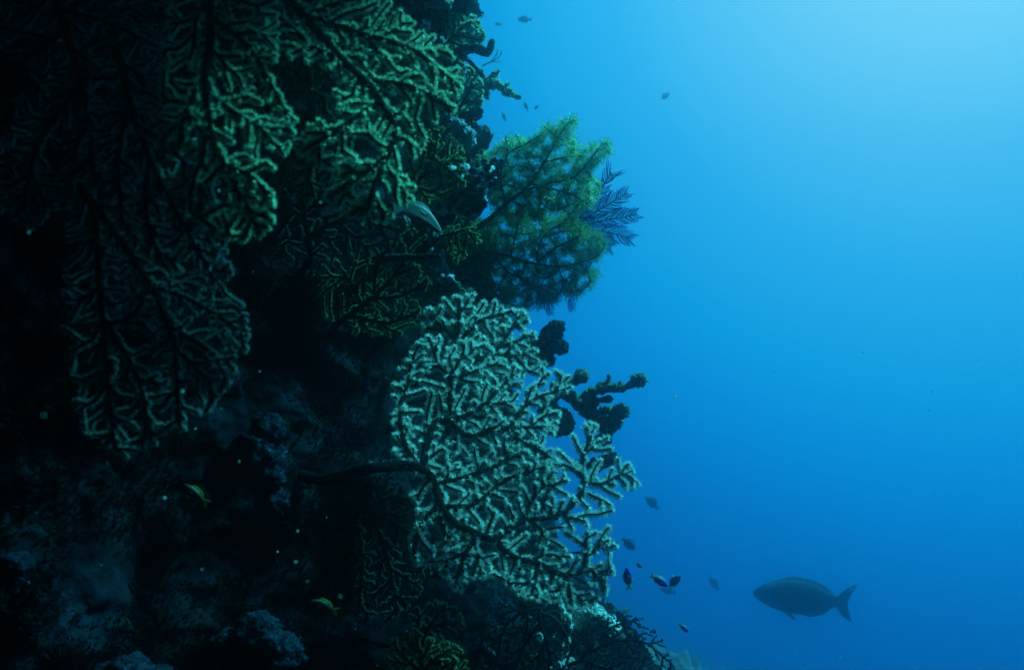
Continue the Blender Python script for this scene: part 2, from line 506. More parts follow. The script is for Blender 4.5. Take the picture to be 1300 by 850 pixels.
def pinnate(paths, poly, sep, seed, step=3.0, ang=46, wander=0.03, budgap=1.15, fill=900):
    """gorgonian growth: every tip pushes on, buds left and right in turn at an acute angle, and stops short of its neighbours"""
    rng = np.random.default_rng(seed)
    poly = np.array(poly, float)
    cap = 9000
    P = np.zeros((cap, 2)); N = 0
    par, trunk = [], []
    pth = poly / 1.0
    def inside1(x, y):
        c = False; n = len(poly); j = n - 1
        for i in range(n):
            xi, yi = poly[i]; xj, yj = poly[j]
            if (yi > y) != (yj > y) and x < (xj - xi) * (y - yi) / (yj - yi + 1e-12) + xi: c = not c
            j = i
        return c
    def add(p, pa, tr):
        nonlocal N
        P[N] = p; N += 1; par.append(pa); trunk.append(tr); return N - 1
    tips = []
    for path in paths:
        pts = resample([(p[0], p[1], 0) for p in path], step)[:, :2]
        if N == 0: cur = add(pts[0], -1, True)
        else: cur = int(((P[:N] - pts[0]) ** 2).sum(1).argmin())
        for p in pts[1:]: cur = add(p, cur, True)
    kids = [0] * N
    for p in par:
        if p >= 0: kids[p] += 1
    A = math.radians(ang)
    def rot(d, a): return np.array([d[0] * math.cos(a) - d[1] * math.sin(a), d[0] * math.sin(a) + d[1] * math.cos(a)])
    depth = [0] * cap                                     # 0 drawn stem, 1 limb, 2 twig
    def free(q, tip, clear):
        dd = ((P[:N] - q) ** 2).sum(1)
        bad = dd < clear * clear
        if not bad.any(): return True
        k = tip[0]
        for _ in range(int(clear * 1.3 / step) + 1):      # its own last stretch does not count
            bad[k] = False
            k = par[k]
            if k < 0: break
        if tip[3] * step < clear * 2.2:                   # nor the crotch it leaves from
            bad &= ((P[:N] - tip[2]) ** 2).sum(1) > (clear * 1.6) ** 2
        return not bad.any()
    def buds(gap, lev, spread):
        """buds left and right in turn along everything grown so far"""
        out, acc, side = [], {}, {}
        for i in range(N):
            p = par[i]
            if p < 0: acc[i] = 0.0; side[i] = 1; continue
            acc[i] = (acc[p] if not kids_done.get(p) else rng.uniform(0, gap * 0.5)) + step
            side[i] = side[p]
            kids_done[p] = True
            if acc[i] > gap * 0.5:
                acc[i] = rng.uniform(-0.18, 0.18) * gap; side[i] = -side[i]
                d = P[i] - P[p]; d /= np.linalg.norm(d) + 1e-9
                out.append([i, rot(d, side[i] * A * rng.uniform(1 - spread, 1 + spread)), P[i].copy(), 0, rng.normal(0, wander) * 0.5 - side[i] * 0.022, side[i]])
        kids_done.clear()
        return out
    kids_done = {}
    def run(tips, clear, maxlen, lev, sub=0):
        while tips:
            rng.shuffle(tips)
            nxt = []
            for t in tips:
                if N >= cap - 5: return
                t[1] = rot(t[1], t[4] + rng.normal(0, wander * 0.6))
                q = P[t[0]] + t[1] * step
                if t[3] < 99 and t[3] * step > maxlen: continue
                if not inside1(q[0], q[1]) or not free(q, t, clear): continue
                t[0] = add(q, t[0], False); t[3] += 1
                depth[t[0]] = lev
                if sub and t[3] * step > clear and rng.random() < step / sub:
                    sd = rng.choice([-1, 1])
                    nxt.append([t[0], rot(t[1], sd * A * rng.uniform(0.7, 1.1)), P[t[0]].copy(), 0, -sd * 0.02, sd])
                nxt.append(t)
            tips = nxt
    for i in range(1, N):
        if kids[i] == 0:
            d = P[i] - P[par[i]]; run([[i, d / (np.linalg.norm(d) + 1e-9), P[i].copy(), 99, 0.0, 1]], sep, 1e9, 1)
    run(buds(sep * 4.2, 1, 0.15), sep * 1.75, 1e9, 1, sub=sep * 5.5)
    run(buds(sep * 2.1, 2, 0.2), sep * 0.95, sep * 3.2, 2)
    lo, hi = poly.min(0), poly.max(0)
    for _ in range(fill):
        q = rng.uniform(lo, hi)
        if not inside1(*q): continue
        dd = ((P[:N] - q) ** 2).sum(1); k = int(dd.argmin())
        if dd[k] < (sep * 1.0) ** 2 or par[k] < 0: continue
        d = q - P[k]; d /= np.linalg.norm(d)
        pd = P[k] - P[par[k]]; pd /= np.linalg.norm(pd) + 1e-9
        d = d + 0.7 * pd; d /= np.linalg.norm(d)
        run([[k, d, P[k].copy(), 0, 0.0, 1]], sep * 0.9, sep * 4, 2)
    # drop stubs shorter than two steps
    return finish(list(np.hstack([P[:N], np.zeros((N, 1))])), par, trunk, 1)

def chains(t):
    out = []
    stack = [(0, -1)]
    roots = [i for i in range(len(t.P)) if t.par[i] < 0]
    stack = [(r, -1) for r in roots]
    while stack:
        i, p = stack.pop()
        c = [p] if p >= 0 else []
        while True:
            c.append(i)
            if not t.ch[i]: break
            k = max(t.ch[i], key=lambda j: t.cnt[j])
            for j in t.ch[i]:
                if j != k: stack.append((j, i))
            i = k
        if len(c) > 1: out.append(c)
    return out

class Limbs:
    """one mesh per branch that leaves the stem (the smallest ones past 90 share one)"""
    def __init__(s, t):
        s.t, s.bufs = t, {}
        s.root = np.full(len(t.P), -1)
        for i in range(len(t.P)):
            if not t.trunk[i]:
                p = t.par[i]
                s.root[i] = i if t.trunk[p] else s.root[p]
        k = sorted(set(s.root[s.root >= 0]), key=lambda r: -np.count_nonzero(s.root == r))
        s.small = set(k[90:])
    def of(s, i):
        r = int(s.root[i]); r = -2 if r in s.small else r
        return s.bufs.setdefault(r, Buf())
    def build(s, m, parent, origin):
        for r, b in s.bufs.items():
            if r == -2: tag(b.build("twigs", m, parent, origin), kind="stuff")
            else: b.build("branch", m, parent, origin)

def tube(buf, pts, rad, sides=6, cap=True, rough=0.0, rng=None, mi=0):
    pts = np.asarray(pts, float); n = len(pts)
    rad = np.broadcast_to(np.asarray(rad, float), (n,))
    T = np.gradient(pts, axis=0); T /= np.linalg.norm(T, axis=1, keepdims=True) + 1e-12
    up = np.array([0, 1.0, 0.0])
    if abs(T[0] @ up) > 0.9: up = np.array([0, 0, 1.0])
    a = up - (up @ T[0]) * T[0]; a /= np.linalg.norm(a)
    V = []
    ang = np.linspace(0, 2 * math.pi, sides, endpoint=False)
    for i in range(n):
        a = a - (a @ T[i]) * T[i]; a /= np.linalg.norm(a) + 1e-12
        b = np.cross(T[i], a)
        r = rad[i]
        rr = np.full(sides, r)
        if rough and rng is not None: rr = rr * (1 + rng.uniform(-rough, rough, sides))
        V.append(pts[i] + rr[:, None] * (np.cos(ang)[:, None] * a + np.sin(ang)[:, None] * b))
    V = np.concatenate(V)
    I = np.arange(n * sides).reshape(n, sides)
    J = np.roll(I, -1, axis=1)
    q = np.stack([I[:-1], J[:-1], J[1:], I[1:]], -1).reshape(-1, 4)
    tr = []
    if cap:
        V = np.vstack([V, pts[0] - T[0] * rad[0] * 0.5, pts[-1] + T[-1] * rad[-1] * 0.9])
        k = n * sides
        tr = [(k, J[0, j], I[0, j]) for j in range(sides)] + [(k + 1, I[-1, j], J[-1, j]) for j in range(sides)]
    buf.add(V, quads=q, tris=tr if cap else None, mi=mi)

def unit(v): return v / (np.linalg.norm(v, axis=-1, keepdims=True) + 1e-12)

def spikes(buf, P, D, L, W, rng, blades=3, spread=0.45, curl=0.0, mi=0):
    """tufts: each base point carries a few slender tapering blades"""
    n = len(P)
    if n == 0: return
    for k in range(blades):
        d = unit(D + rng.normal(0, spread, (n, 3)))
        s = unit(np.cross(d, rng.normal(0, 1, (n, 3))))
        l = (L * rng.uniform(0.65, 1.15, n))[:, None]
        w = (W * rng.uniform(0.7, 1.3, n))[:, None]
        tip = P + d * l
        mid = P + d * l * 0.55 + s * 0
        V = np.stack([P - s * w * 0.5, P + s * w * 0.5, mid + s * w * 0.65, mid - s * w * 0.65, tip], 1).reshape(-1, 3)
        base = np.arange(n)[:, None] * 5
        buf.add(V, quads=base + np.array([0, 1, 2, 3]), tris=base + np.array([3, 2, 4]), mi=mi)

def project(P, depth):
    """photo pixels plus a depth offset in pixels -> world metres"""
    Y = depth(P[:, 0], P[:, 1]) + P[:, 2] * 0
    s = Y / F
    Yd = Y + P[:, 2] * s
    return np.stack([(P[:, 0] - 650) / F * Yd, Yd, (425 - P[:, 1]) / F * Yd], 1)

def to_rock(p):
    """the point on the reef wall that a stem starting at p would grow from"""
    q = np.array(p, float); d = np.array([-0.75, 0.62, -0.12]); d /= np.linalg.norm(d)
    for k in range(120):
        if q[0] < wall_x(q[1], q[2]): break
        q = q + d * 0.01
    return q + d * 0.02

def fan(name, label, cat, group, paths, poly, depth, spacing, r_tip, r_root, plen, pw, pm, seed,
        per=3.0, step=None, front=-0.22, blades=3, axis="axis", thick=0.0, root_to_wall=True, jitter=0.16, trunk_polyps=0.18, infl=3.2, kill=0.75, spread=0.36, sepk=1.3, ang=46, rexp=0.42, wander=0.035):
    rng = np.random.default_rng(seed + 1000)
    step = step or spacing * 0.33
    if not callable(depth):
        c, sx, sy, bowl = depth
        pc = np.array(poly, float); cx, cy = pc.mean(0); ext = (pc.max(0) - pc.min(0)).max() / 2
        ph = rng.uniform(0, 6.28, 4)
        depth = lambda x, y: c + sx * (x - cx) / ext + sy * (y - cy) / ext + bowl * (((x - cx) / ext) ** 2 + ((y - cy) / ext) ** 2) \
            + 0.012 * np.sin(x / 31.0 + ph[0]) * np.cos(y / 37.0 + ph[1]) + 0.006 * np.sin(x / 11.0 + ph[2] + y / 14.0)
    t = pinnate(paths, poly, spacing * sepk, seed, step=max(2.0, spacing * 0.32), ang=ang, wander=wander)
    W = project(t.P, depth)
    mean_s = W[:, 1].mean() / F
    rad = r_tip + (r_root - r_tip) * (np.clip(t.cnt, 1, None) / t.cnt.max()) ** rexp
    rad = np.where(t.cnt <= 1, r_tip, rad) * mean_s
    root = W[0].copy()
    if root_to_wall:
        # carry the stem back to the rock
        base = to_rock(root)
    else:
        base = root.copy()
    th = empty(name, base, label, cat, group)
    stem, pl = Buf(), Buf()
    limbs = Limbs(t)
    if root_to_wall:
        pts = resample([base, base * 0.55 + root * 0.45 + np.array([0, 0.015, -0.02]), root], 0.01)
        tube(stem, pts, np.linspace(rad[0] * 1.3, rad[0], len(pts)) * (1 + 0.12 * np.sin(np.arange(len(pts)) * 1.7)), 9, rough=0.2, rng=rng)
    for c in chains(t):
        tr = [i for i in c if t.trunk[i]]
        k = len(tr)
        # the drawn trunk becomes the stem, the rest the branches
        if k > 1 and t.trunk[c[1]]:
            idx = c[:k]
            tube(stem, W[idx], rad[idx], 8, rough=0.12, rng=rng)
            if k < len(c): tube(limbs.of(c[k]), W[c[k - 1:]], rad[c[k - 1:]], 6, rough=0.15, rng=rng)
        else:
            rr = rad[c].copy(); rr[0] = min(rr[0], rr[1] * 1.3)
            tube(limbs.of(c[1]), W[c], rr, 6, rough=0.15, rng=rng)
    # polyps along the branches
    seg = np.array([(i, t.par[i]) for i in range(len(t.P)) if t.par[i] >= 0])
    seglen = np.linalg.norm(t.P[seg[:, 0]] - t.P[seg[:, 1]], axis=1)
    thick_ = rad[seg[:, 0]] / (r_tip * mean_s)
    wgt = np.where(thick_ > 2.6, trunk_polyps, np.where(thick_ > 1.75, 0.55, 1.0))
    cnt = rng.poisson(seglen * per * wgt)
    ii = np.repeat(np.arange(len(seg)), cnt)
    if len(ii):
        f = rng.random(len(ii))[:, None]
        A, B = W[seg[ii, 0]], W[seg[ii, 1]]
        P = A * f + B * (1 - f)
        T = unit(A - B)
        view = unit(P)                                      # away from the lens: the back of the fan
        lat = unit(np.cross(T, view))
        back = unit(np.cross(lat, T))
        back *= np.sign((back * view).sum(1, keepdims=True))
        side = rng.choice([-1.0, 1.0], len(ii))
        phi = rng.uniform(-front, 1.15, len(ii))
        D = unit(lat * (side * np.cos(phi))[:, None] + back * np.sin(phi)[:, None] + T * rng.normal(0.15, 0.25, len(ii))[:, None])
        r = rad[seg[ii, 0]]
        P = P + D * (r * 0.8)[:, None]
        L = plen * mean_s * rng.uniform(0.75, 1.2, len(ii))
        spikes(pl, P, D, L, pw * mean_s, rng, blades, spread)
        # tips
        tips = np.where(t.cnt <= 1)[0]; tips = tips[[len(t.ch[i]) == 0 for i in tips]]
        tips = np.repeat(tips, max(2, int(per * 4)))
        pt = W[tips]; td = unit(W[tips] - W[t.par[tips]])
        spikes(pl, pt, unit(td + rng.normal(0, 0.7, pt.shape)), np.full(len(tips), plen * mean_s), pw * mean_s, rng, blades, spread)
    if stem.n: stem.build("stem", M[axis], th, base)
    limbs.build(M[axis], th, base)
    if pl.n: pl.build("polyps", M[pm], th, base, smooth=False)
    return th

FANS = "sea fans growing from the reef wall"

# ------------------------------------------------------------------ the large pale fan in the middle
main_paths = [
    [(470, 594), (514, 591), (538, 597), (552, 615), (560, 642), (576, 662), (606, 678), (629, 683), (644, 672), (664, 661), (692, 657), (722, 645), (739, 622), (739, 601), (740, 580), (747, 562), (752, 545)],
    [(629, 683), (641, 700), (661, 710), (682, 714), (702, 725), (719, 729), (739, 724), (743, 707), (757, 696)],
    [(739, 724), (767, 726)],
    [(536, 594), (542, 562), (552, 536), (568, 533), (571, 507), (571, 479), (557, 464), (551, 446)],
    [(568, 533), (592, 527), (614, 513), (629, 498)],
    [(571, 479), (592, 475), (620, 465)],
    [(571, 479), (586, 452), (590, 436)],
    [(572, 534), (586, 550), (605, 552), (629, 543), (647, 543), (653, 531), (666, 516), (684, 504), (708, 496)],
    [(647, 543), (678, 542), (702, 543)],
    [(647, 543), (660, 559), (684, 571), (705, 585)],
    [(738, 612), (763, 614), (791, 602), (807, 611)],
    [(739, 601), (715, 590), (697, 588)],
    [(560, 642), (600, 640), (640, 610), (668, 600)],
    [(552, 615), (590, 605), (620, 595), (640, 585)],
    [(664, 661), (675, 635), (690, 615)],
    [(560, 636), (535, 665), (528, 690)],
    [(606, 678), (590, 705), (580, 735)],
    [(682, 714), (680, 735), (675, 752)],
    [(719, 729), (722, 750)],
    [(531, 592), (512, 560), (508, 520), (515, 495)],
]
main_poly = [(500, 480), (520, 452), (536, 428), (560, 426), (590, 434), (615, 432), (628, 452), (665, 470), (690, 466), (722, 475), (726, 490), (708, 505), (712, 520), (704, 545),
             (700, 575), (715, 570), (735, 542), (752, 536), (770, 550), (780, 580), (797, 585), (812, 612), (792, 632), (776, 640), (780, 660), (768, 680), (782, 692),
             (776, 708), (778, 730), (766, 757), (745, 770), (715, 770), (690, 762), (660, 755), (640, 738), (620, 727), (600, 742), (580, 752), (560, 722), (530, 715),
             (520, 690), (535, 660), (520, 622), (502, 580), (500, 530)]
fan("sea_fan", "large pale teal sea fan across the middle with a thick dark curved stem", "sea fan", FANS,
    main_paths, main_poly, (1.62, 0.12, -0.10, 0.04), 6.7, 1.1, 6.4, 6.6, 0.6, "polyp_pale", 11, per=5.4, rexp=0.34)
fan("sea_fan", "smaller pale sea fan peeking out behind the top of the large pale fan", "sea fan", FANS,
    [[(560, 470), (575, 445), (582, 415), (583, 385)], [(575, 445), (605, 410), (640, 398)], [(566, 460), (620, 452), (642, 428), (660, 400)], [(620, 452), (655, 452), (680, 445)], [(578, 430), (555, 410)]],
    [(540, 400), (560, 380), (600, 374), (625, 380), (640, 394), (665, 395), (680, 425), (674, 440), (692, 455), (690, 475), (640, 478), (600, 480), (560, 470), (535, 440), (538, 415)],
    (1.80, 0.05, -0.04, 0.03), 6.7, 1.1, 4.8, 6.6, 0.6, "polyp_pale", 12, per=5.4, rexp=0.34)

# ------------------------------------------------------------------ the near fans hanging upper left
fan("sea_fan", "green sea fan with parallel curved ribs, nearest the open water at the top", "sea fan", FANS,
    [[(322, -40), (385, 20), (430, 72), (470, 112), (500, 165), (480, 225)], [(385, 20), (455, 42), (520, 62), (565, 95)], [(430, 72), (400, 62), (375, 40)], [(455, 100), (520, 110), (560, 130)], [(480, 130), (420, 170), (385, 190)], [(490, 200), (440, 235)]],
    [(345, -20), (490, -10), (532, 38), (562, 50), (588, 100), (576, 140), (552, 168), (520, 205), (527, 248), (492, 282), (440, 272), (414, 252), (424, 222), (374, 190), (380, 165), (432, 140), (418, 85), (368, 72), (352, 60)],
    (0.98, 0.05, -0.05, 0.03), 7.2, 1.5, 6.5, 6.2, 0.95, "polyp_green", 21, per=4.4, ang=40, wander=0.07)
fan("sea_fan", "green sea fan with a bright ragged edge hanging left of the topmost ribbed fan", "sea fan", FANS,
    [[(262, -40), (268, 40), (262, 100), (268, 170), (300, 240)], [(268, 20), (315, 60), (345, 110)], [(264, 120), (325, 160), (360, 165)], [(262, 90), (235, 150), (225, 210)], [(285, 210), (320, 225), (340, 250)]],
    [(215, -20), (350, -20), (352, 60), (345, 105), (376, 152), (366, 190), (346, 215), (346, 285), (312, 312), (262, 300), (228, 250), (205, 190), (205, 90)],
    (0.90, 0.04, -0.04, 0.03), 7.2, 1.5, 6.5, 6.2, 0.95, "polyp_green", 22, per=4.4, ang=40, wander=0.07)
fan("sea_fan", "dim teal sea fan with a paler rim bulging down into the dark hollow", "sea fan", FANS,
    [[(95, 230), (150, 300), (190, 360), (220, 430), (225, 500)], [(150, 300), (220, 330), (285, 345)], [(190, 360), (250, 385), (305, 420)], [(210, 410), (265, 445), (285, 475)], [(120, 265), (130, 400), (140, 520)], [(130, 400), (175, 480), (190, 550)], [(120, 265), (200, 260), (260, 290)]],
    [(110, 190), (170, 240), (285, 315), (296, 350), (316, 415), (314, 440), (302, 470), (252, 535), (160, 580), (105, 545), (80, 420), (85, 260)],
    (0.93, 0.02, -0.03, 0.06), 6.6, 1.4, 6.0, 5.6, 0.85, "polyp_pale_shaded", 23, per=3.8, ang=42, wander=0.07)
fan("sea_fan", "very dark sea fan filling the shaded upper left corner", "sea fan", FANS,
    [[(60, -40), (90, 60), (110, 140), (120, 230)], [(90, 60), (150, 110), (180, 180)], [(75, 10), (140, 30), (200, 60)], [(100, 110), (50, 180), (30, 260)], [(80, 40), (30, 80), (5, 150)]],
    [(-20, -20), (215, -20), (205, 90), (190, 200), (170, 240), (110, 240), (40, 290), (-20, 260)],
    (0.97, 0.03, -0.03, 0.04), 7.0, 1.4, 6.5, 5.6, 0.9, "polyp_pale_shaded", 24, per=3.6, ang=42, wander=0.07)
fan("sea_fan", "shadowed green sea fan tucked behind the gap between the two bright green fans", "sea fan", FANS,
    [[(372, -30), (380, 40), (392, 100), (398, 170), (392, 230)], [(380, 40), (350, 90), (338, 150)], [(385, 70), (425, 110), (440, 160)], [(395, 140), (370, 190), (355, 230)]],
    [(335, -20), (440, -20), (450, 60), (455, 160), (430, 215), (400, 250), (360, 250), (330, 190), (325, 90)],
    (1.14, 0.03, -0.03, 0.03), 6.6, 1.3, 5.5, 5.0, 0.8, "polyp_olive_shaded", 25, per=3.2, ang=40, wander=0.07)
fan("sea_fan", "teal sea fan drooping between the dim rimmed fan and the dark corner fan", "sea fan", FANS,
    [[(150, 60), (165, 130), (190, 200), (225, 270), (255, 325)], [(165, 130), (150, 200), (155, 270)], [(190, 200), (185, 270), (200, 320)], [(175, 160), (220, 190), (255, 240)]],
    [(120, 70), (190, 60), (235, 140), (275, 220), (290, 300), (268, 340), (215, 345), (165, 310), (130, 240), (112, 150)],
    (0.88, 0.03, -0.03, 0.04), 7.0, 1.4, 5.5, 5.6, 0.85, "polyp_pale_shaded", 26, per=3.4, ang=40, wander=0.07)
# ------------------------------------------------------------------ fans in the hollow
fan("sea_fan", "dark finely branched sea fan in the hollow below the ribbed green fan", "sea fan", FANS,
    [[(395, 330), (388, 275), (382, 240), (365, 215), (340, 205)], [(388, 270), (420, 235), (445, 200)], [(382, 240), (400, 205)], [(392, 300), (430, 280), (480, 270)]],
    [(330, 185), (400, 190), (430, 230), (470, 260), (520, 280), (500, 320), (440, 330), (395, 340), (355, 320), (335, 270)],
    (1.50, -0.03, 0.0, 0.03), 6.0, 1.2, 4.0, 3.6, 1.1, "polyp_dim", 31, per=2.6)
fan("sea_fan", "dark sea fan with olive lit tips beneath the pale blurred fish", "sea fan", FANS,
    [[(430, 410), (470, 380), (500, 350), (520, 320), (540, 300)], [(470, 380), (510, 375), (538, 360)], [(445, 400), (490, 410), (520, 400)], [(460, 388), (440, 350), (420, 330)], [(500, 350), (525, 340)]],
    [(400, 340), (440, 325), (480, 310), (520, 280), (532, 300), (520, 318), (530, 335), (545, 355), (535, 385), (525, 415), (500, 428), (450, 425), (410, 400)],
    (1.58, -0.03, 0.0, 0.03), 6.0, 1.2, 4.0, 3.6, 0.8, "polyp_olive_shaded", 32, per=2.8)
fan("sea_fan", "olive sea fan crowding the rock above the dark cup corals", "sea fan", FANS,
    [[(520, 250), (535, 225), (550, 200), (555, 170)], [(535, 225), (570, 205), (585, 195)], [(550, 200), (580, 225), (590, 235)], [(528, 238), (555, 245)]],
    [(525, 175), (560, 160), (590, 190), (590, 232), (565, 250), (530, 262), (512, 240)],
    (1.75, 0.0, 0.0, 0.03), 5.0, 1.0, 3.0, 3.2, 1.0, "polyp_olive", 33, per=3.0)
fan("sea_fan", "small olive sea fan drooping over dark water beside the finger sponge", "sea fan", FANS,
    [[(560, 300), (578, 296), (592, 292), (602, 305)], [(578, 296), (582, 318), (578, 332)], [(592, 292), (590, 310)], [(568, 297), (572, 312)]],
    [(565, 288), (600, 284), (612, 306), (598, 312), (592, 325), (580, 336), (568, 318)],
    (1.85, 0.0, 0.0, 0.02), 4.5, 0.9, 2.2, 3.0, 0.9, "polyp_olive", 34, per=3.0)
fan("sea_fan", "feathery green sea fan under the horn shaped sponge at the reef edge", "sea fan", FANS,
    [[(575, 150), (588, 130), (598, 110), (604, 95)], [(588, 130), (606, 128)], [(582, 140), (602, 145)]],
    [(580, 85), (606, 85), (614, 110), (612, 135), (604, 152), (578, 155), (574, 120)],
    (2.25, 0.0, 0.0, 0.03), 3.6, 0.7, 2.2, 4.0, 0.8, "polyp_green", 35, per=4.0)
fan("sea_fan", "tufted green sea fan above the horn shaped sponge at the reef edge", "sea fan", FANS,
    [[(560, 62), (578, 45), (592, 32), (600, 24)], [(578, 45), (604, 50)], [(570, 52), (590, 60)]],
    [(566, 22), (604, 20), (616, 48), (604, 60), (570, 66)],
    (2.2, 0.0, 0.0, 0.03), 3.6, 0.7, 2.2, 4.5, 0.8, "polyp_green", 36, per=4.0)
# ------------------------------------------------------------------ below the large fan
fan("sea_fan", "olive green rimmed sea fan at the bottom edge of the reef", "sea fan", FANS,
    [[(540, 875), (535, 845), (530, 815)], [(537, 850), (560, 830), (575, 822)], [(537, 855), (510, 830), (500, 815)], [(540, 862), (585, 850)]],
    [(498, 812), (525, 798), (545, 810), (575, 815), (590, 830), (598, 862), (540, 880), (500, 870), (490, 840)],
    (1.5, 0.0, 0.0, 0.03), 5.5, 1.1, 3.2, 3.8, 1.1, "polyp_olive", 41, per=3.0)
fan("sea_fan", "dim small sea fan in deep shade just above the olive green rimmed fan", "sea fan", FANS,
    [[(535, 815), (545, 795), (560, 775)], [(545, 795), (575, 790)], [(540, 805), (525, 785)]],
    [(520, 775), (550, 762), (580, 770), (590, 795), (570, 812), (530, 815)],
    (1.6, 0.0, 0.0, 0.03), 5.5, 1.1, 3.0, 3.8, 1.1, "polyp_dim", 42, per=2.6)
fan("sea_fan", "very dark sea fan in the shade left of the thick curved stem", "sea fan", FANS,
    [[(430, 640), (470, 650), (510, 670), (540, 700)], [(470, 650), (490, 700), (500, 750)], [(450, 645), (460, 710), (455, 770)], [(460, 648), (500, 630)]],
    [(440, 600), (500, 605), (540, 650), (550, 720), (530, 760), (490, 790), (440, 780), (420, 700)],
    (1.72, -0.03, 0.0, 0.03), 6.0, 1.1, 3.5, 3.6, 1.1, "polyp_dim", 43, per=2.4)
TWIG = "dark twiggy sea fans at the foot of the reef"
fan("sea_fan", "black twiggy sea fan with pale rock showing through it below the large pale fan", "sea fan", TWIG,
    [[(700, 752), (684, 775), (692, 810), (705, 860)], [(684, 775), (710, 790), (728, 830)], [(680, 795), (660, 830), (650, 870)], [(690, 768), (645, 790), (630, 840)]],
    [(640, 748), (690, 760), (722, 785), (732, 860), (640, 880), (612, 850), (622, 790)],
    (1.66, 0.0, 0.0, 0.03), 3.6, 0.8, 2.6, 2.0, 0.9, "turf_dark", 51, per=0.8, axis="black_coral", root_to_wall=False)
fan("sea_fan", "bushy black sea fan with long twigs reaching over the pale slope", "sea fan", TWIG,
    [[(735, 840), (755, 815), (778, 795), (806, 786)], [(745, 828), (785, 812), (818, 815), (848, 838)], [(750, 822), (735, 800), (730, 785)], [(738, 838), (780, 850), (810, 862)]],
    [(728, 780), (760, 785), (795, 780), (820, 785), (842, 812), (858, 850), (830, 878), (730, 880), (724, 820)],
    (1.9, 0.0, 0.0, 0.05), 3.4, 0.7, 2.4, 2.0, 0.9, "turf_dark", 52, per=0.8, axis="black_coral", thick=20)
fan("sea_fan", "tiny violet twig poking out past the right edge of the large pale fan", "sea fan", TWIG,
    [[(745, 700), (760, 694), (772, 688), (782, 687)], [(760, 694), (768, 682), (771, 676)], [(766, 691), (776, 696)]],
    [(760, 678), (782, 682), (784, 692), (765, 700)],
    (1.75, 0.0, 0.0, 0.0), 6.0, 1.0, 1.6, 1.5, 0.8, "turf_dark", 53, per=0.2, axis="purple_dark", root_to_wall=True)

# ------------------------------------------------------------------ violet plume fans behind the green bush
PLUME = "violet plume gorgonians beside the green bush"
def plume(label, root, axes, Y, seed, gap=3.0, reach=24, r=0.72):
    """a gorgonian of feathers: long axes, each with two ranks of fine slanting branchlets"""
    rng = np.random.default_rng(seed)
    sc = Y / F
    o = np.array(at(root[0], root[1], Y))
    base = to_rock(o)
    e = empty("plume_gorgonian", base, label, "gorgonian", PLUME)
    st = Buf()
    pts = resample([base, (base + o) / 2 + np.array([0, 0.01, -0.01]), o], 0.02)
    tube(st, pts, np.linspace(2.6 * r * 2, 1.6 * r * 2, len(pts)) * sc, 7)
    st.build("stem", M["purple"], e, base)
    for k, ax in enumerate(axes):
        b = Buf()
        dd = rng.uniform(-14, 14)
        A = resample([(p[0], p[1], dd * i / len(ax)) for i, p in enumerate(ax)], 1.5)
        n = len(A)
        tube(b, project(A, lambda x, y: Y + 0 * x), np.linspace(1.7, 0.7, n) * r * sc, 5)
        run = np.concatenate([[0], np.cumsum(np.linalg.norm(np.diff(A[:, :2], axis=0), axis=1))])
        tot = run[-1]
        for side in (-1, 1):
            u = tot * 0.10 + rng.uniform(0, gap)
            while u < tot - 2:
                i = int(np.searchsorted(run, u)); i = min(max(i, 1), n - 2)
                t = A[i + 1] - A[i - 1]; t /= np.linalg.norm(t)
                nr = np.array([-t[1], t[0], 0]) * side
                f = u / tot
                ln = reach * min(1.0, 0.35 + 1.2 * f) * (1.0 - 0.55 * max(0, f - 0.5) * 2) * rng.uniform(0.75, 1.1)
                P = [A[i]]
                m = max(4, int(ln / 3))
                for j in range(m):
                    g = j / m
                    w = 0.75 - 0.45 * g
                    d = t * (1 - w * 0.35) + nr * w
                    d = d / np.linalg.norm(d) + rng.normal(0, 0.05, 3)
                    P.append(P[-1] + d * ln / m)
                tube(b, project(np.array(P), lambda x, y: Y + 0 * x), np.linspace(0.95, 0.6, len(P)) * r * sc, 4)
                u += gap * rng.uniform(0.85, 1.2)
        b.build("branch", M["purple"], e, base)
plume("violet plume gorgonian with fine branches fanning into blue water beside the green bush", (722, 292),
      [[(722, 292), (740, 272), (755, 252), (766, 236)], [(722, 292), (745, 276), (775, 258), (797, 244)], [(722, 292), (755, 282), (790, 276), (810, 271)], [(722, 292), (755, 292), (785, 298), (803, 303)],
       [(722, 292), (745, 300), (765, 308), (776, 314)], [(722, 292), (732, 275), (738, 258)], [(764, 240), (770, 228), (777, 219)]], 2.5, 61, reach=25, gap=2.7)
plume("small violet plume gorgonian hanging below the green bush toward the lobed black sponge", (684, 364),
      [[(684, 364), (690, 376), (696, 388), (699, 400)], [(684, 364), (694, 372), (704, 386)], [(684, 364), (685, 378), (686, 392)]], 2.45, 62, reach=12)
plume("tiny violet plume gorgonian under the right lower tip of the green bush", (712, 358),
      [[(712, 358), (719, 370), (724, 382), (727, 394)], [(712, 358), (722, 366), (734, 378)]], 2.5, 63, reach=12)

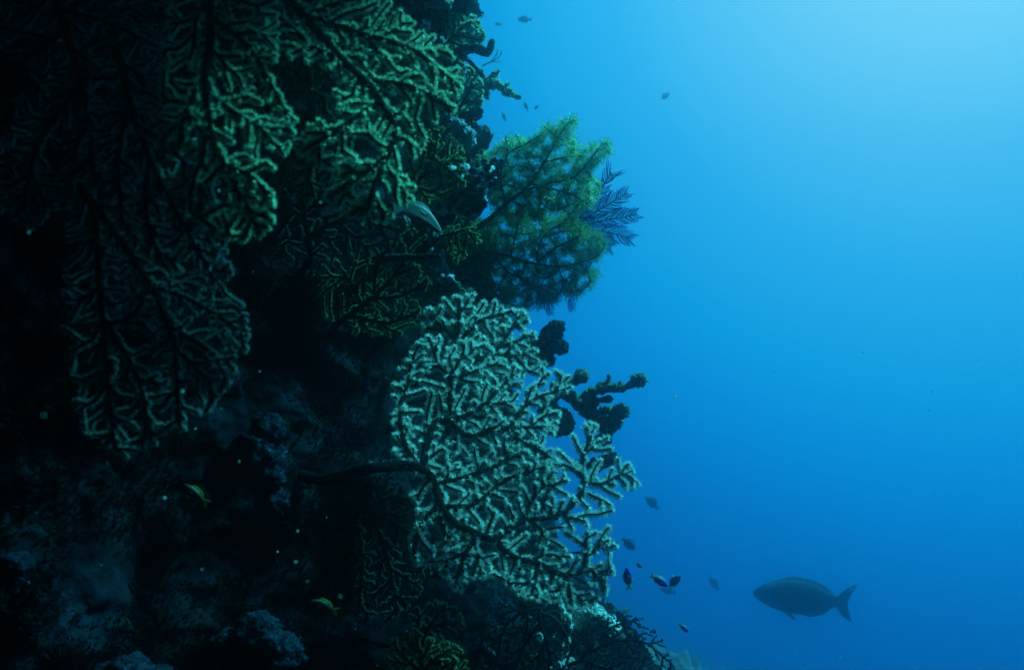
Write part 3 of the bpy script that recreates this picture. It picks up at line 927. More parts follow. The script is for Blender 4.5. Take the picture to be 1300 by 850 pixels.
# ------------------------------------------------------------------ green black-coral bushes
def bush(label, paths, poly, Y, seed, hair, per=3.5, thick=26, spacing=8.0):
    rng = np.random.default_rng(int(seed * 10))
    paths = [[(p[0], p[1], -18.0) for p in path] for path in paths]
    t = colonize(paths, poly, spacing, 4.0, seed, thick=thick, jitter=0.2, infl=3.5, kill=0.8)
    W = project(t.P, lambda x, y: Y + 0 * x)
    s = Y / F
    rad = (0.5 + 2.6 * (t.cnt / t.cnt.max()) ** 0.5) * s
    root = W[0]
    base = to_rock(root)
    th = empty("black_coral_bush", base, label, "coral bush", "feathery coral bushes on the reef edge")
    st, hb = Buf(), Buf()
    limbs = Limbs(t)
    pts = resample([base, (base + root) / 2 + np.array([0, 0.01, -0.02]), root], 0.02)
    tube(st, pts, np.linspace(rad[0] * 1.6, rad[0], len(pts)), 8, rough=0.1, rng=rng)
    for c in chains(t):
        k = len([i for i in c if t.trunk[i]])
        if k > 1 and t.trunk[c[1]]:
            tube(st, W[c[:k]], rad[c[:k]], 6)
            if k < len(c): tube(limbs.of(c[k]), W[c[k - 1:]], rad[c[k - 1:]], 5)
        else:
            rr = rad[c].copy(); rr[0] = min(rr[0], rr[1] * 1.3)
            tube(limbs.of(c[1]), W[c], rr, 5)
    seg = np.array([(i, t.par[i]) for i in range(len(t.P)) if t.par[i] >= 0])
    sl = np.linalg.norm(t.P[seg[:, 0]] - t.P[seg[:, 1]], axis=1)
    # fine pinnules, each with its own finer hairs
    cnt = rng.poisson(sl * per * np.where(t.trunk[seg[:, 0]], 0.45, 1.0))
    ii = np.repeat(np.arange(len(seg)), cnt)
    f = rng.random(len(ii))[:, None]
    A, B = W[seg[ii, 0]], W[seg[ii, 1]]
    P = A * f + B * (1 - f); T = unit(A - B)
    D = unit(np.cross(T, rng.normal(0, 1, P.shape)) + T * 0.55)
    L = rng.uniform(5, 14, len(ii)) * s
    spikes(hb, P, D, L, 0.5 * s, rng, 1, 0.15)
    sub = rng.integers(0, len(ii), int(len(ii) * 1.3))
    g = rng.uniform(0.3, 0.95, len(sub))[:, None]
    spikes(hb, P[sub] + D[sub] * L[sub][:, None] * g, unit(D[sub] + rng.normal(0, 0.8, (len(sub), 3))), rng.uniform(3, 6, len(sub)) * s, 0.42 * s, rng, 1, 0.2)
    st.build("stem", M["bush_axis"], th, base)
    limbs.build(M["bush_axis"], th, base)
    hb.build("foliage", M[hair], th, base, smooth=False)
bush("bright green feathery coral bush reaching up into blue water at the reef edge",
     [[(625, 275), (642, 259), (665, 242), (681, 222), (691, 206), (708, 176), (721, 156)], [(642, 259), (635, 225), (645, 195), (662, 186), (687, 171)], [(708, 176), (690, 160)],
      [(675, 234), (700, 240), (722, 245), (745, 258)], [(665, 242), (700, 232), (727, 226), (747, 206), (766, 180)], [(691, 206), (715, 200), (735, 198)], [(681, 222), (668, 200)], [(645, 195), (642, 172)], [(662, 186), (655, 170)], [(635, 225), (620, 205)]],
     [(612, 196), (640, 176), (658, 170), (668, 178), (690, 162), (706, 160), (714, 150), (734, 154), (728, 172), (736, 192), (752, 180), (772, 182), (770, 202), (752, 222), (766, 236), (748, 262), (725, 275), (690, 275), (640, 280), (612, 260), (625, 230), (612, 212)],
     2.35, 71, "bush_hair")
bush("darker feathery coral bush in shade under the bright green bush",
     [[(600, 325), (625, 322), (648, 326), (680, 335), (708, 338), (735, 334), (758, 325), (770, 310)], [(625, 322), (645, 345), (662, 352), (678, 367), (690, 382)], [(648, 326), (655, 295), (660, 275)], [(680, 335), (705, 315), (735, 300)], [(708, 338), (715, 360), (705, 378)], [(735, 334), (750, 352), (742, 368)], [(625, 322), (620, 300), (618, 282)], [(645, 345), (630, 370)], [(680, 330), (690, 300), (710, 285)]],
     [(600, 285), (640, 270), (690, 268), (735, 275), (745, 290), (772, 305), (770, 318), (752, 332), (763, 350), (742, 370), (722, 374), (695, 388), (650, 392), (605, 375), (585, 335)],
     2.42, 72, "bush_hair_shaded")

# ================================================================== lumps, sponges, crusts
def blob_verts(c, r, sub=3, amp=0.25, freq=1.4, seed=0.0, amp2=0.06, freq2=6.0, amp3=0.05, freq3=17.0):
    bm = bmesh.new()
    bmesh.ops.create_icosphere(bm, subdivisions=sub, radius=1.0)
    r = Vector(r) if not isinstance(r, (int, float)) else Vector((r, r, r))
    V, T = [], []
    for v in bm.verts:
        n = v.co.normalized()
        k = 1 + amp * noise.noise(n * freq + Vector((seed, seed * 1.7, -seed))) + amp2 * noise.noise(n * freq2 + Vector((seed * 3, 1, seed))) + amp3 * noise.noise(n * freq3 + Vector((seed, 2, seed * 2)))
        V.append((c[0] + n.x * r.x * k, c[1] + n.y * r.y * k, c[2] + n.z * r.z * k))
    for f in bm.faces: T.append([v.index for v in f.verts])
    bm.free()
    return V, T
def add_blob(buf, c, r, **k):
    mi = k.pop("mi", 0)
    V, T = blob_verts(c, r, **k); buf.add(V, tris=T, mi=mi); return np.array(V), np.array(T)

def fuzz(buf, V, T, n, L, W, rng, blades=2, spread=0.5):
    tri = V[T]
    a = np.linalg.norm(np.cross(tri[:, 1] - tri[:, 0], tri[:, 2] - tri[:, 0]), axis=1)
    k = rng.choice(len(T), n, p=a / a.sum())
    u = rng.random((n, 2)); fl = u.sum(1) > 1; u[fl] = 1 - u[fl]
    P = tri[k, 0] + (tri[k, 1] - tri[k, 0]) * u[:, :1] + (tri[k, 2] - tri[k, 0]) * u[:, 1:]
    N = unit(np.cross(tri[k, 1] - tri[k, 0], tri[k, 2] - tri[k, 0]))
    spikes(buf, P, N, L * rng.uniform(0.5, 1.3, n), W, rng, blades, spread)

def lump(name, label, cat, group, px, py, Y, lobes, m, seed, fz=None):
    """a sponge or coral head: lobes = [(dx, dy, dd, rx, ry)] in photo pixels"""
    rng = np.random.default_rng(int(seed * 10))
    s = Y / F
    o = at(px, py, Y)
    b, h = Buf(), Buf()
    for k, (dx, dy, dd, rx, ry) in enumerate(lobes):
        c = at(px + dx, py + dy, Y + dd * s)
        V, T = add_blob(b, c, (rx * s, (rx + ry) / 2 * s, ry * s), sub=5 if Y > 1.6 else 4, amp=0.34, freq=1.9, seed=seed * 1.3 + k * 2.1, amp2=0.20, freq2=6.5, amp3=0.10, freq3=19.0)
        if fz:
            fuzz(h, V, T, int(fz[1] * rx * ry), fz[2] * s, fz[3] * s, rng)
    if fz:
        e = empty(name, o, label, cat, group)
        b.build("body", m, e, o)
        h.build("fringe", M[fz[0]], e, o, smooth=False)
        return e
    ob = b.build(name, m, None, o)
    return tag(ob, label, cat, group)

# a black lobed sponge against the water
lump("sponge", "black lobed sponge standing clear against blue water above the pale fan", "sponge", "sponges on the reef edge", 697, 432, 1.95,
     [(8, -14, 0, 11, 12), (14, 8, 2, 10, 10), (-4, 6, 4, 14, 13), (-16, 22, 6, 12, 14), (-2, -4, -4, 10, 12), (-24, 12, 14, 16, 14), (0, 24, 12, 8, 9)], M["sponge_dark"], 3.1, ("turf_dark", 2.0, 2.2, 0.7))
lump("sponge", "small round dark sponge behind the right lobe of the pale fan", "sponge", "sponges on the reef edge", 776, 581, 1.95,
     [(0, 0, 0, 9, 8), (-10, 5, 6, 9, 8), (-22, 10, 12, 10, 9)], M["sponge_dark"], 4.2, ("turf_dark", 3.0, 2.0, 0.7))
lump("sponge", "dark knob sponge just above the small round one on the fan edge", "sponge", "sponges on the reef edge", 768, 556, 1.98,
     [(0, 0, 0, 9, 9), (-9, 6, 8, 10, 10)], M["sponge_dark"], 5.2, ("turf_dark", 3.0, 2.0, 0.7))
lump("sponge", "rounded grey sponge with pale top at the reef edge left of the green bush", "sponge", "sponges on the reef edge", 613, 172, 2.15,
     [(0, 0, 0, 11, 12), (-6, 8, 4, 10, 9), (-16, 10, 10, 12, 12)], M["sponge_grey"], 6.2, ("polyp_dim", 3.0, 1.6, 0.6))
lump("sponge", "pair of knobbly blue grey sponges beside the ribbed green fan", "sponge", "sponges on the reef edge", 582, 160, 2.1,
     [(0, 0, 0, 10, 9), (-14, -8, 2, 8, 8), (10, 16, 2, 12, 14), (-8, 14, 6, 12, 11), (-20, 6, 4, 8, 9)], M["blue_crust"], 7.2)
lump("sponge", "dark sponge overhanging the very top of the reef edge", "sponge", "sponges on the reef edge", 586, 6, 2.25,
     [(0, 0, 0, 15, 12), (-16, -8, 4, 16, 12), (8, -12, 0, 12, 12), (-26, 6, 8, 14, 10)], M["sponge_dark"], 8.2, ("turf_dark", 2.0, 2.0, 0.7))
lump("sponge", "pale pear shaped sponge at the top of the reef wall", "sponge", "sponges on the reef edge", 560, 4, 2.15,
     [(0, 0, 0, 13, 8), (-12, -4, 4, 12, 9)], M["pale_crust"], 8.8)
lump("sponge", "small egg shaped translucent grey sponge under the pale blurred fish", "sponge", "sponges on the reef edge", 514, 282, 1.5,
     [(0, 0, 0, 6, 8)], M["sponge_grey"], 9.2)
lump("sponge", "dark little sponge tucked under the feathery green fan", "sponge", "sponges on the reef edge", 603, 146, 2.2,
     [(0, 0, 0, 8, 7), (-12, 4, 3, 10, 8), (5, -5, 0, 5, 5)], M["sponge_dark"], 9.7, ("turf_dark", 3.0, 1.8, 0.6))
# pale rock shelf and ridge under the large fan
lump("encrusted_boulder", "pale encrusted boulder just under the lower tip of the large fan", "boulder", "boulders at the foot of the reef", 748, 776, 1.95,
     [(0, 0, 0, 18, 10), (12, 10, 2, 16, 11), (-12, 10, 4, 16, 12), (22, 22, 6, 18, 12)], M["pale_crust"], 10.2, ("polyp_dim", 1.2, 1.6, 0.6))
lump("encrusted_boulder", "pale narrow ridge of rock left of the pale boulder", "boulder", "boulders at the foot of the reef", 712, 772, 1.9,
     [(-6, -14, 0, 6, 14), (0, 4, 0, 6, 14), (8, 20, 0, 7, 14), (2, 40, 2, 10, 16), (-14, 10, 8, 12, 22), (-10, 60, 6, 18, 24)], M["pale_crust"], 11.2)
lump("encrusted_boulder", "dark rounded coral head at the bottom right corner of the reef", "boulder", "boulders at the foot of the reef", 818, 842, 2.6,
     [(0, 0, 0, 14, 14), (-22, 2, 8, 20, 20), (8, 18, 4, 18, 14)], M["sponge_grey"], 12.2, ("turf", 1.6, 3.0, 0.8))
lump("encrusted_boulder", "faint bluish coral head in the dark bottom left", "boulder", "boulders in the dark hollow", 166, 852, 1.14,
     [(0, 0, 0, 30, 20), (-28, 10, 6, 26, 20), (30, 12, 6, 26, 18)], M["dark_shaded_crust"], 13.2, ("turf_dark", 0.6, 2.6, 0.8))
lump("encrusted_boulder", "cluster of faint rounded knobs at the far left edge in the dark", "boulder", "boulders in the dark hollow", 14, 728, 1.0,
     [(-8, 8, 0, 9, 8), (8, 6, 2, 9, 8), (0, 20, 0, 8, 7), (6, -14, 6, 22, 14), (-14, -8, 8, 16, 14)], M["dark_shaded_crust"], 14.2)
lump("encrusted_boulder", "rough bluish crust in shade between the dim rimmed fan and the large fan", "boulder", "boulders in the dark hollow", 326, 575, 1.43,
     [(0, 0, 0, 30, 30), (14, -28, 6, 22, 22), (-28, 8, 6, 24, 20), (10, 30, 8, 24, 20), (20, 60, 10, 20, 20)], M["dark_shaded_crust"], 15.2, ("turf_dark", 1.2, 2.6, 0.8))
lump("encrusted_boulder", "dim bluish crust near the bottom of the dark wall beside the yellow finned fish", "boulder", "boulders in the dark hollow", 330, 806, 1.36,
     [(0, 0, 0, 34, 26), (-34, 16, 8, 30, 24), (26, 24, 8, 30, 24), (0, 40, 6, 36, 24)], M["dark_shaded_crust"], 16.2, ("turf_dark", 0.8, 2.6, 0.8))

# horn shaped tube sponge, whip and finger
def rod(name, label, cat, group, pts, rads, m, seed, fz=None, Y=None):
    rng = np.random.default_rng(int(seed * 10))
    P = resample([np.array(at(*p)) for p in pts], 0.006)
    s = pts[0][2] / F
    t = np.linspace(0, 1, len(P))
    rr = np.interp(t, np.linspace(0, 1, len(rads)), rads) * s
    rr = rr * (1 + 0.12 * np.sin(np.arange(len(P)) * 0.9 + seed))
    b = Buf(); tube(b, P, rr, 10, rough=0.14, rng=rng)
    o = P[0]
    if fz:
        e = empty(name, o, label, cat, group)
        b.build("body", m, e, o)
        h = Buf()
        n = int(len(P) * fz[1]); k = rng.integers(1, len(P) - 1, n)
        T = unit(P[k + 1] - P[k - 1]); D = unit(np.cross(T, rng.normal(0, 1, (n, 3))))
        spikes(h, P[k] + D * rr[k][:, None] * 0.8, D, fz[2] * s * rng.uniform(0.5, 1.3, n), fz[3] * s, rng, 2, 0.4)
        h.build("fringe", M[fz[0]], e, o, smooth=False)
        return e
    return tag(b.build(name, m, None, o), label, cat, group)
rod("tube_sponge", "dark horn shaped sponge curving out and up over blue water near the top", "sponge", "rod shaped sponges",
    [(560, 70, 2.2), (585, 64, 2.15), (606, 62, 2.12), (618, 68, 2.1), (622, 62, 2.1), (625, 52, 2.1)], [6, 5, 5, 6, 5.5, 3.5], M["sponge_dark"], 1, ("turf", 10, 2.2, 0.7))
rod("sea_whip", "short straight dark whip slanting down under the horn shaped sponge", "sea whip", "rod shaped sponges",
    [(585, 70, 2.15), (600, 82, 2.12), (614, 98, 2.1)], [2.2, 2.4, 2.8], M["sponge_dark"], 2)
rod("finger_sponge", "dark finger sponge pointing straight right below the pale blurred fish", "sponge", "rod shaped sponges",
    [(470, 330, 1.65), (500, 327, 1.55), (530, 326, 1.5), (558, 325, 1.48)], [5.5, 5, 4, 2.6], M["sponge_dark"], 3, ("polyp_dim", 12, 1.6, 0.7))
rod("sea_whip", "thin pale curling whip between the cup corals and the small drooping fan", "sea whip", "rod shaped sponges",
    [(553, 298, 1.8), (566, 292, 1.78), (576, 284, 1.76), (580, 274, 1.76)], [1.2, 1.0, 1.0, 0.8], M["hydroid"], 4)

# encrusted branching corals
def encrusted(name, label, cat, group, branches, knobs, Y, m, fz, seed):
    rng = np.random.default_rng(int(seed * 10))
    s = Y / F
    o = np.array(at(branches[0][0][0], branches[0][0][1], Y))
    e = empty(name, o, label, cat, group)
    h = Buf()
    for pts in branches:
        b = Buf()
        P = resample([np.array(at(p[0], p[1], Y + (p[3] if len(p) > 3 else 0) * s)) for p in pts], 1.6 * s)
        r = np.interp(np.linspace(0, 1, len(P)), np.linspace(0, 1, len(pts)), [p[2] for p in pts]) * s
        r = r * np.array([1 + 0.45 * noise.noise((q[0] / s * 0.12, q[1] / s * .12, q[2] / s * 0.12 + seed)) for q in P])
        tube(b, P, r, 10, rough=0.22, rng=rng)
        n = int(len(P) * fz[1]); k = rng.integers(1, len(P) - 1, n)
        T = unit(P[k + 1] - P[k - 1]); D = unit(np.cross(T, rng.normal(0, 1, (n, 3))))
        spikes(h, P[k] + D * r[k][:, None] * 0.85, D, fz[2] * s * rng.uniform(0.4, 1.5, n), fz[3] * s, rng, 2, 0.5)
        # straggling filaments
        k = rng.integers(1, len(P) - 1, max(2, len(P) // 6))
        D = unit(rng.normal(0, 1, (len(k), 3)))
        spikes(h, P[k], D, fz[2] * s * rng.uniform(1.5, 3.5, len(k)), 0.5 * s, rng, 1, 0.2)
        b.build("branch", m, e, o)
    for (kx, ky, kd, rx, ry) in knobs:
        b = Buf()
        V, T = add_blob(b, at(kx, ky, Y + kd * s), (rx * s, (rx + ry) / 2 * s, ry * s), sub=5, amp=0.4, freq=2.0, seed=kx * 0.37, amp2=0.25, freq2=7, amp3=0.12, freq3=19.0)
        fuzz(h, V, T, int(fz[4] * rx * ry), fz[2] * s, fz[3] * s, rng)
        b.build("knob", m, e, o)
    h.build("fringe", M[fz[0]], e, o, smooth=False)
encrusted("staghorn_coral", "overgrown grey branching coral reaching out over blue water right of the large pale fan", "branching coral", "overgrown branching corals",
          [[(690, 505, 9), (718, 500, 8), (735, 512, 8), (748, 525, 9), (765, 530, 8)], [(735, 508, 6), (750, 498, 6), (772, 492, 7), (790, 492, 5), (805, 486, 4)],
           [(745, 505, 5), (755, 508, 4), (775, 506, 5)], [(768, 495, 4), (772, 484, 3.5), (773, 476, 2)], [(700, 490, 6), (725, 485, 6), (738, 478, 6)], [(690, 515, 14), (705, 530, 14), (722, 535, 9)], [(785, 492, 3), (788, 484, 2)]],
          [(770, 532, 4, 20, 15), (788, 522, 0, 10, 9), (812, 482, 0, 9, 8), (738, 477, 0, 9, 8), (712, 535, 8, 16, 16), (750, 512, 4, 9, 9), (765, 490, 2, 7, 6)], 2.0, M["encrusted"], ("turf", 6, 2.6, 0.7, 1.6), 5)
encrusted("staghorn_coral", "shaggy green antler shaped coral at the top reef edge below the horn sponge", "branching coral", "overgrown branching corals",
          [[(598, 108, 5), (618, 104, 5), (632, 108, 5), (645, 118, 4), (660, 124, 3)], [(620, 104, 4), (626, 96, 4), (634, 90, 2)], [(618, 108, 4), (617, 120, 3.5), (620, 126, 1.5)], [(636, 112, 3), (646, 106, 2)], [(598, 96, 4), (612, 90, 3)]],
          [(622, 106, 0, 8, 7), (644, 117, 0, 6, 5), (606, 112, 4, 10, 9)], 2.4, M["encrusted"], ("polyp_green", 6, 3.0, 0.7, 2.0), 6)
encrusted("hydroid", "pale wispy hydroid twigs fanning over the hazy slope beside the black sea fan", "hydroid", "hydroids on the reef edge",
          [[(745, 795, 1.6), (768, 784, 1.3), (785, 778, 1.0), (800, 774, 0.8)], [(755, 798, 1.4), (775, 792, 1.0), (792, 788, 0.7)], [(745, 790, 1.4), (762, 772, 1.0), (774, 764, 0.7)], [(752, 800, 1.4), (775, 802, 1.0), (795, 800, 0.6)]],
          [], 2.7, M["hydroid"], ("hydroid", 6, 5.0, 0.5, 1), 7)
encrusted("hydroid", "thin pale hydroid sprig on the upper reef edge above the antler coral", "hydroid", "hydroids on the reef edge",
          [[(612, 84, 0.6), (624, 78, 0.5), (634, 72, 0.4), (638, 64, 0.3)], [(624, 78, 0.45), (630, 70, 0.35), (632, 62, 0.3)], [(622, 79, 0.4), (636, 78, 0.3)]],
          [], 2.4, M["hydroid"], ("hydroid", 2, 1.6, 0.4, 1), 8)

# cup corals: dark knobs on a blue grey crust
def cups(label, spots, Y, seed, crust):
    rng = np.random.default_rng(int(seed * 10))
    s = Y / F
    cx, cy = np.mean([p[0] for p in spots]), np.mean([p[1] for p in spots])
    o = np.array(at(cx, cy, Y))
    e = empty("cup_coral_colony", o, label, "cup coral", "cup coral colonies on the reef edge")
    b = Buf()
    for (dx, dy, rx, ry, dd) in crust:
        add_blob(b, at(dx, dy, Y + dd * s), (rx * s, 12 * s, ry * s), sub=4, amp=0.35, freq=2.0, seed=dx * 0.11, amp2=0.12, freq2=7)
    b.build("crust", M["cup_crust"], e, o)
    for (x, y, r) in spots:
        c = np.array(at(x, y, Y + rng.uniform(-10, -4) * s))
        k = Buf()
        d = unit(np.array([rng.normal(0.2, 0.35), -1.0, rng.normal(0.05, 0.35)]))
        # a short stalk flaring into a frilled cup
        n, sd = 7, 14
        prof = [(-1.3, 0.55), (-0.5, 0.62), (0.1, 0.85), (0.5, 1.0), (0.75, 0.95), (0.7, 0.55), (0.35, 0.15)]
        up = np.array([0, 0, 1.0]); a = unit(np.cross(up, d)); bb = np.cross(d, a)
        V = []
        ph = rng.uniform(0, 6)
        for (h, w) in prof:
            for j in range(sd):
                an = 2 * math.pi * j / sd
                fr = 1 + (0.14 if j % 2 else -0.1) * (w > 0.8) + 0.12 * math.sin(2 * an + ph)
                V.append(c + d * h * r * s + (a * math.cos(an) + bb * math.sin(an)) * w * r * s * fr)
        I = np.arange(n * sd).reshape(n, sd); J = np.roll(I, -1, 1)
        q = np.stack([I[:-1], J[:-1], J[1:], I[1:]], -1).reshape(-1, 4)
        V.append(c + d * 0.3 * r * s)
        t = [(n * sd, I[-1, j], J[-1, j]) for j in range(sd)]
        k.add(V, quads=q, tris=t)
        m = r * 6
        ang = rng.uniform(0, 6.28, int(m))
        D = unit(d[None] * 0.8 + a[None] * np.cos(ang)[:, None] + bb[None] * np.sin(ang)[:, None])
        spikes(k, c + d * 0.5 * r * s + D * r * s * 0.7, D, np.full(len(ang), r * 0.5 * s), 0.9 * s, rng, 1, 0.3)
        k.build("cup", M["cup"], e, o)
cups("dark round cup corals on a blue grey crust between olive fan and green bush",
     [(548, 215, 5), (556, 222, 6), (566, 214, 4), (574, 222, 7), (585, 217, 5), (560, 236, 5), (571, 238, 6), (583, 232, 5), (592, 226, 4), (596, 238, 6), (588, 246, 5), (577, 252, 6), (565, 250, 5), (554, 248, 5),
      (600, 252, 7), (610, 246, 6), (592, 258, 5), (584, 266, 5), (603, 265, 7), (612, 258, 6), (570, 264, 4), (594, 272, 5), (575, 275, 4), (606, 230, 5), (610, 222, 4), (600, 218, 5), (556, 262, 4)], 1.95, 5,
     [(575, 235, 32, 24, 8), (590, 255, 26, 20, 9), (562, 250, 24, 20, 10), (600, 235, 16, 20, 10)])
cups("little bunch of dark cup corals standing out in front of the green bush",
     [(618, 214, 5), (626, 206, 5), (632, 212, 4), (628, 220, 5), (620, 226, 4), (634, 222, 3), (614, 206, 4), (630, 232, 4.5), (622, 236, 4), (636, 205, 3.5)], 1.98, 6,
     [(618, 222, 12, 14, 6), (606, 230, 14, 14, 9)])

def edge_knobs():
    rng = np.random.default_rng(31)
    done = 0
    while done < 78:
        px, py = rng.uniform(520, 660), rng.uniform(-5, 420)
        if done > 62: px, py = rng.uniform(600, 800), rng.uniform(740, 850)
        d = at(px, py, 1.0); Y = 1.4
        while Y < 2.8 and d.x * Y > wall_x(Y, d.z * Y): Y += 0.01
        if Y >= 2.8: continue
        s = Y / F; r = rng.uniform(3.5, 10); b = Buf()
        c = d * Y
        for k in range(rng.integers(2, 5)):
            q = rng.normal(0, r * 0.6, 3) * s
            add_blob(b, c + Vector(q), r * s * rng.uniform(0.5, 0.9), sub=3, amp=0.35, freq=2.0, seed=done * 1.7 + k, amp2=0.18, freq2=7)
        m, w = [("sponge_grey", "dull grey"), ("blue_crust", "pale bluish"), ("dark_shaded_crust", "dark slate"), ("blue_crust", "pale bluish"), ("sponge_dark", "blackish"), ("polyp_dim", "greenish grey")][done % 6]
        o = b.build("coral_knob", M[m], None, c)
        low = py > 500
        tag(o, w + (" encrusting coral knob on the foot of the reef under the large fan" if low else " encrusting coral knob on the upper reef edge"), "coral", "small coral knobs encrusting the reef edge")
        done += 1
edge_knobs()

# low turf and crust over the whole wall: nobody could count it
def wall_turf():
    rng = np.random.default_rng(77)
    b = Buf()
    P, D, L = [], [], []
    for _ in range(60000):
        Y = rng.uniform(0.8, 2.75); z = rng.uniform(-0.42 * Y - 0.05, 0.42 * Y)
        c = noise.noise((Y * 6, z * 6, 4.4))
        if c < -0.3: continue
        x = wall_x(Y, z)
        e = 0.01
        n = Vector((1, -(wall_x(Y + e, z) - x) / e, -(wall_x(Y, z + e) - x) / e)).normalized()
        P.append((x, Y, z)); D.append(n); L.append(0.004 + 0.012 * max(0, c) + (0.012 if rng.random() < 0.06 else 0))
    P, D, L = np.array(P), np.array(D), np.array(L)
    spikes(b, P, D, L, 0.0022, rng, 3, 0.6)
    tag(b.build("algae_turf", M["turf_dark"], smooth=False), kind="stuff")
wall_turf()

def marine_snow():
    rng = np.random.default_rng(5)
    b = Buf()
    oct_t = [(0, 2, 4), (2, 1, 4), (1, 3, 4), (3, 0, 4), (2, 0, 5), (1, 2, 5), (3, 1, 5), (0, 3, 5)]
    def dot(p, r):
        p = np.array(p); a = rng.uniform(0.5, 1.4, 6)
        b.add([p + (r * a[0], 0, 0), p - (r * a[1], 0, 0), p + (0, r * a[2], 0), p - (0, r * a[3], 0), p + (0, 0, r * a[4]), p - (0, 0, r * a[5])], tris=oct_t)
    for _ in range(1700):
        Y = rng.uniform(0.7, 4.0); px = rng.uniform(0, 1320); py = rng.uniform(0, 860)
        p = at(px, py, Y)
        if p.x < wall_x(Y, p.z) + 0.02 or (px < 600 and rng.random() < 0.55) or (px > 600 and (py < 430 or rng.random() < 0.5)): continue
        dot(p, (0.25 + 0.55 * rng.random() ** 4) * 4.0 / F * (0.6 + 0.25 * Y))
    for (px, py, Y, r) in [(1180, 520, 1.6, 1.6), (975, 653, 1.8, 1.6), (555 / 10, 527, 0.45, 1.6), (375, 713, 0.8, 2.0), (432, 757, 0.6, 2.0), (823, 803, 1.1, 1.8), (690, 405, 1.9, 1.2)]:
        dot(at(px, py, Y), r * Y / F)
    tag(b.build("marine_snow", M["snow"], smooth=False), kind="stuff")
marine_snow()

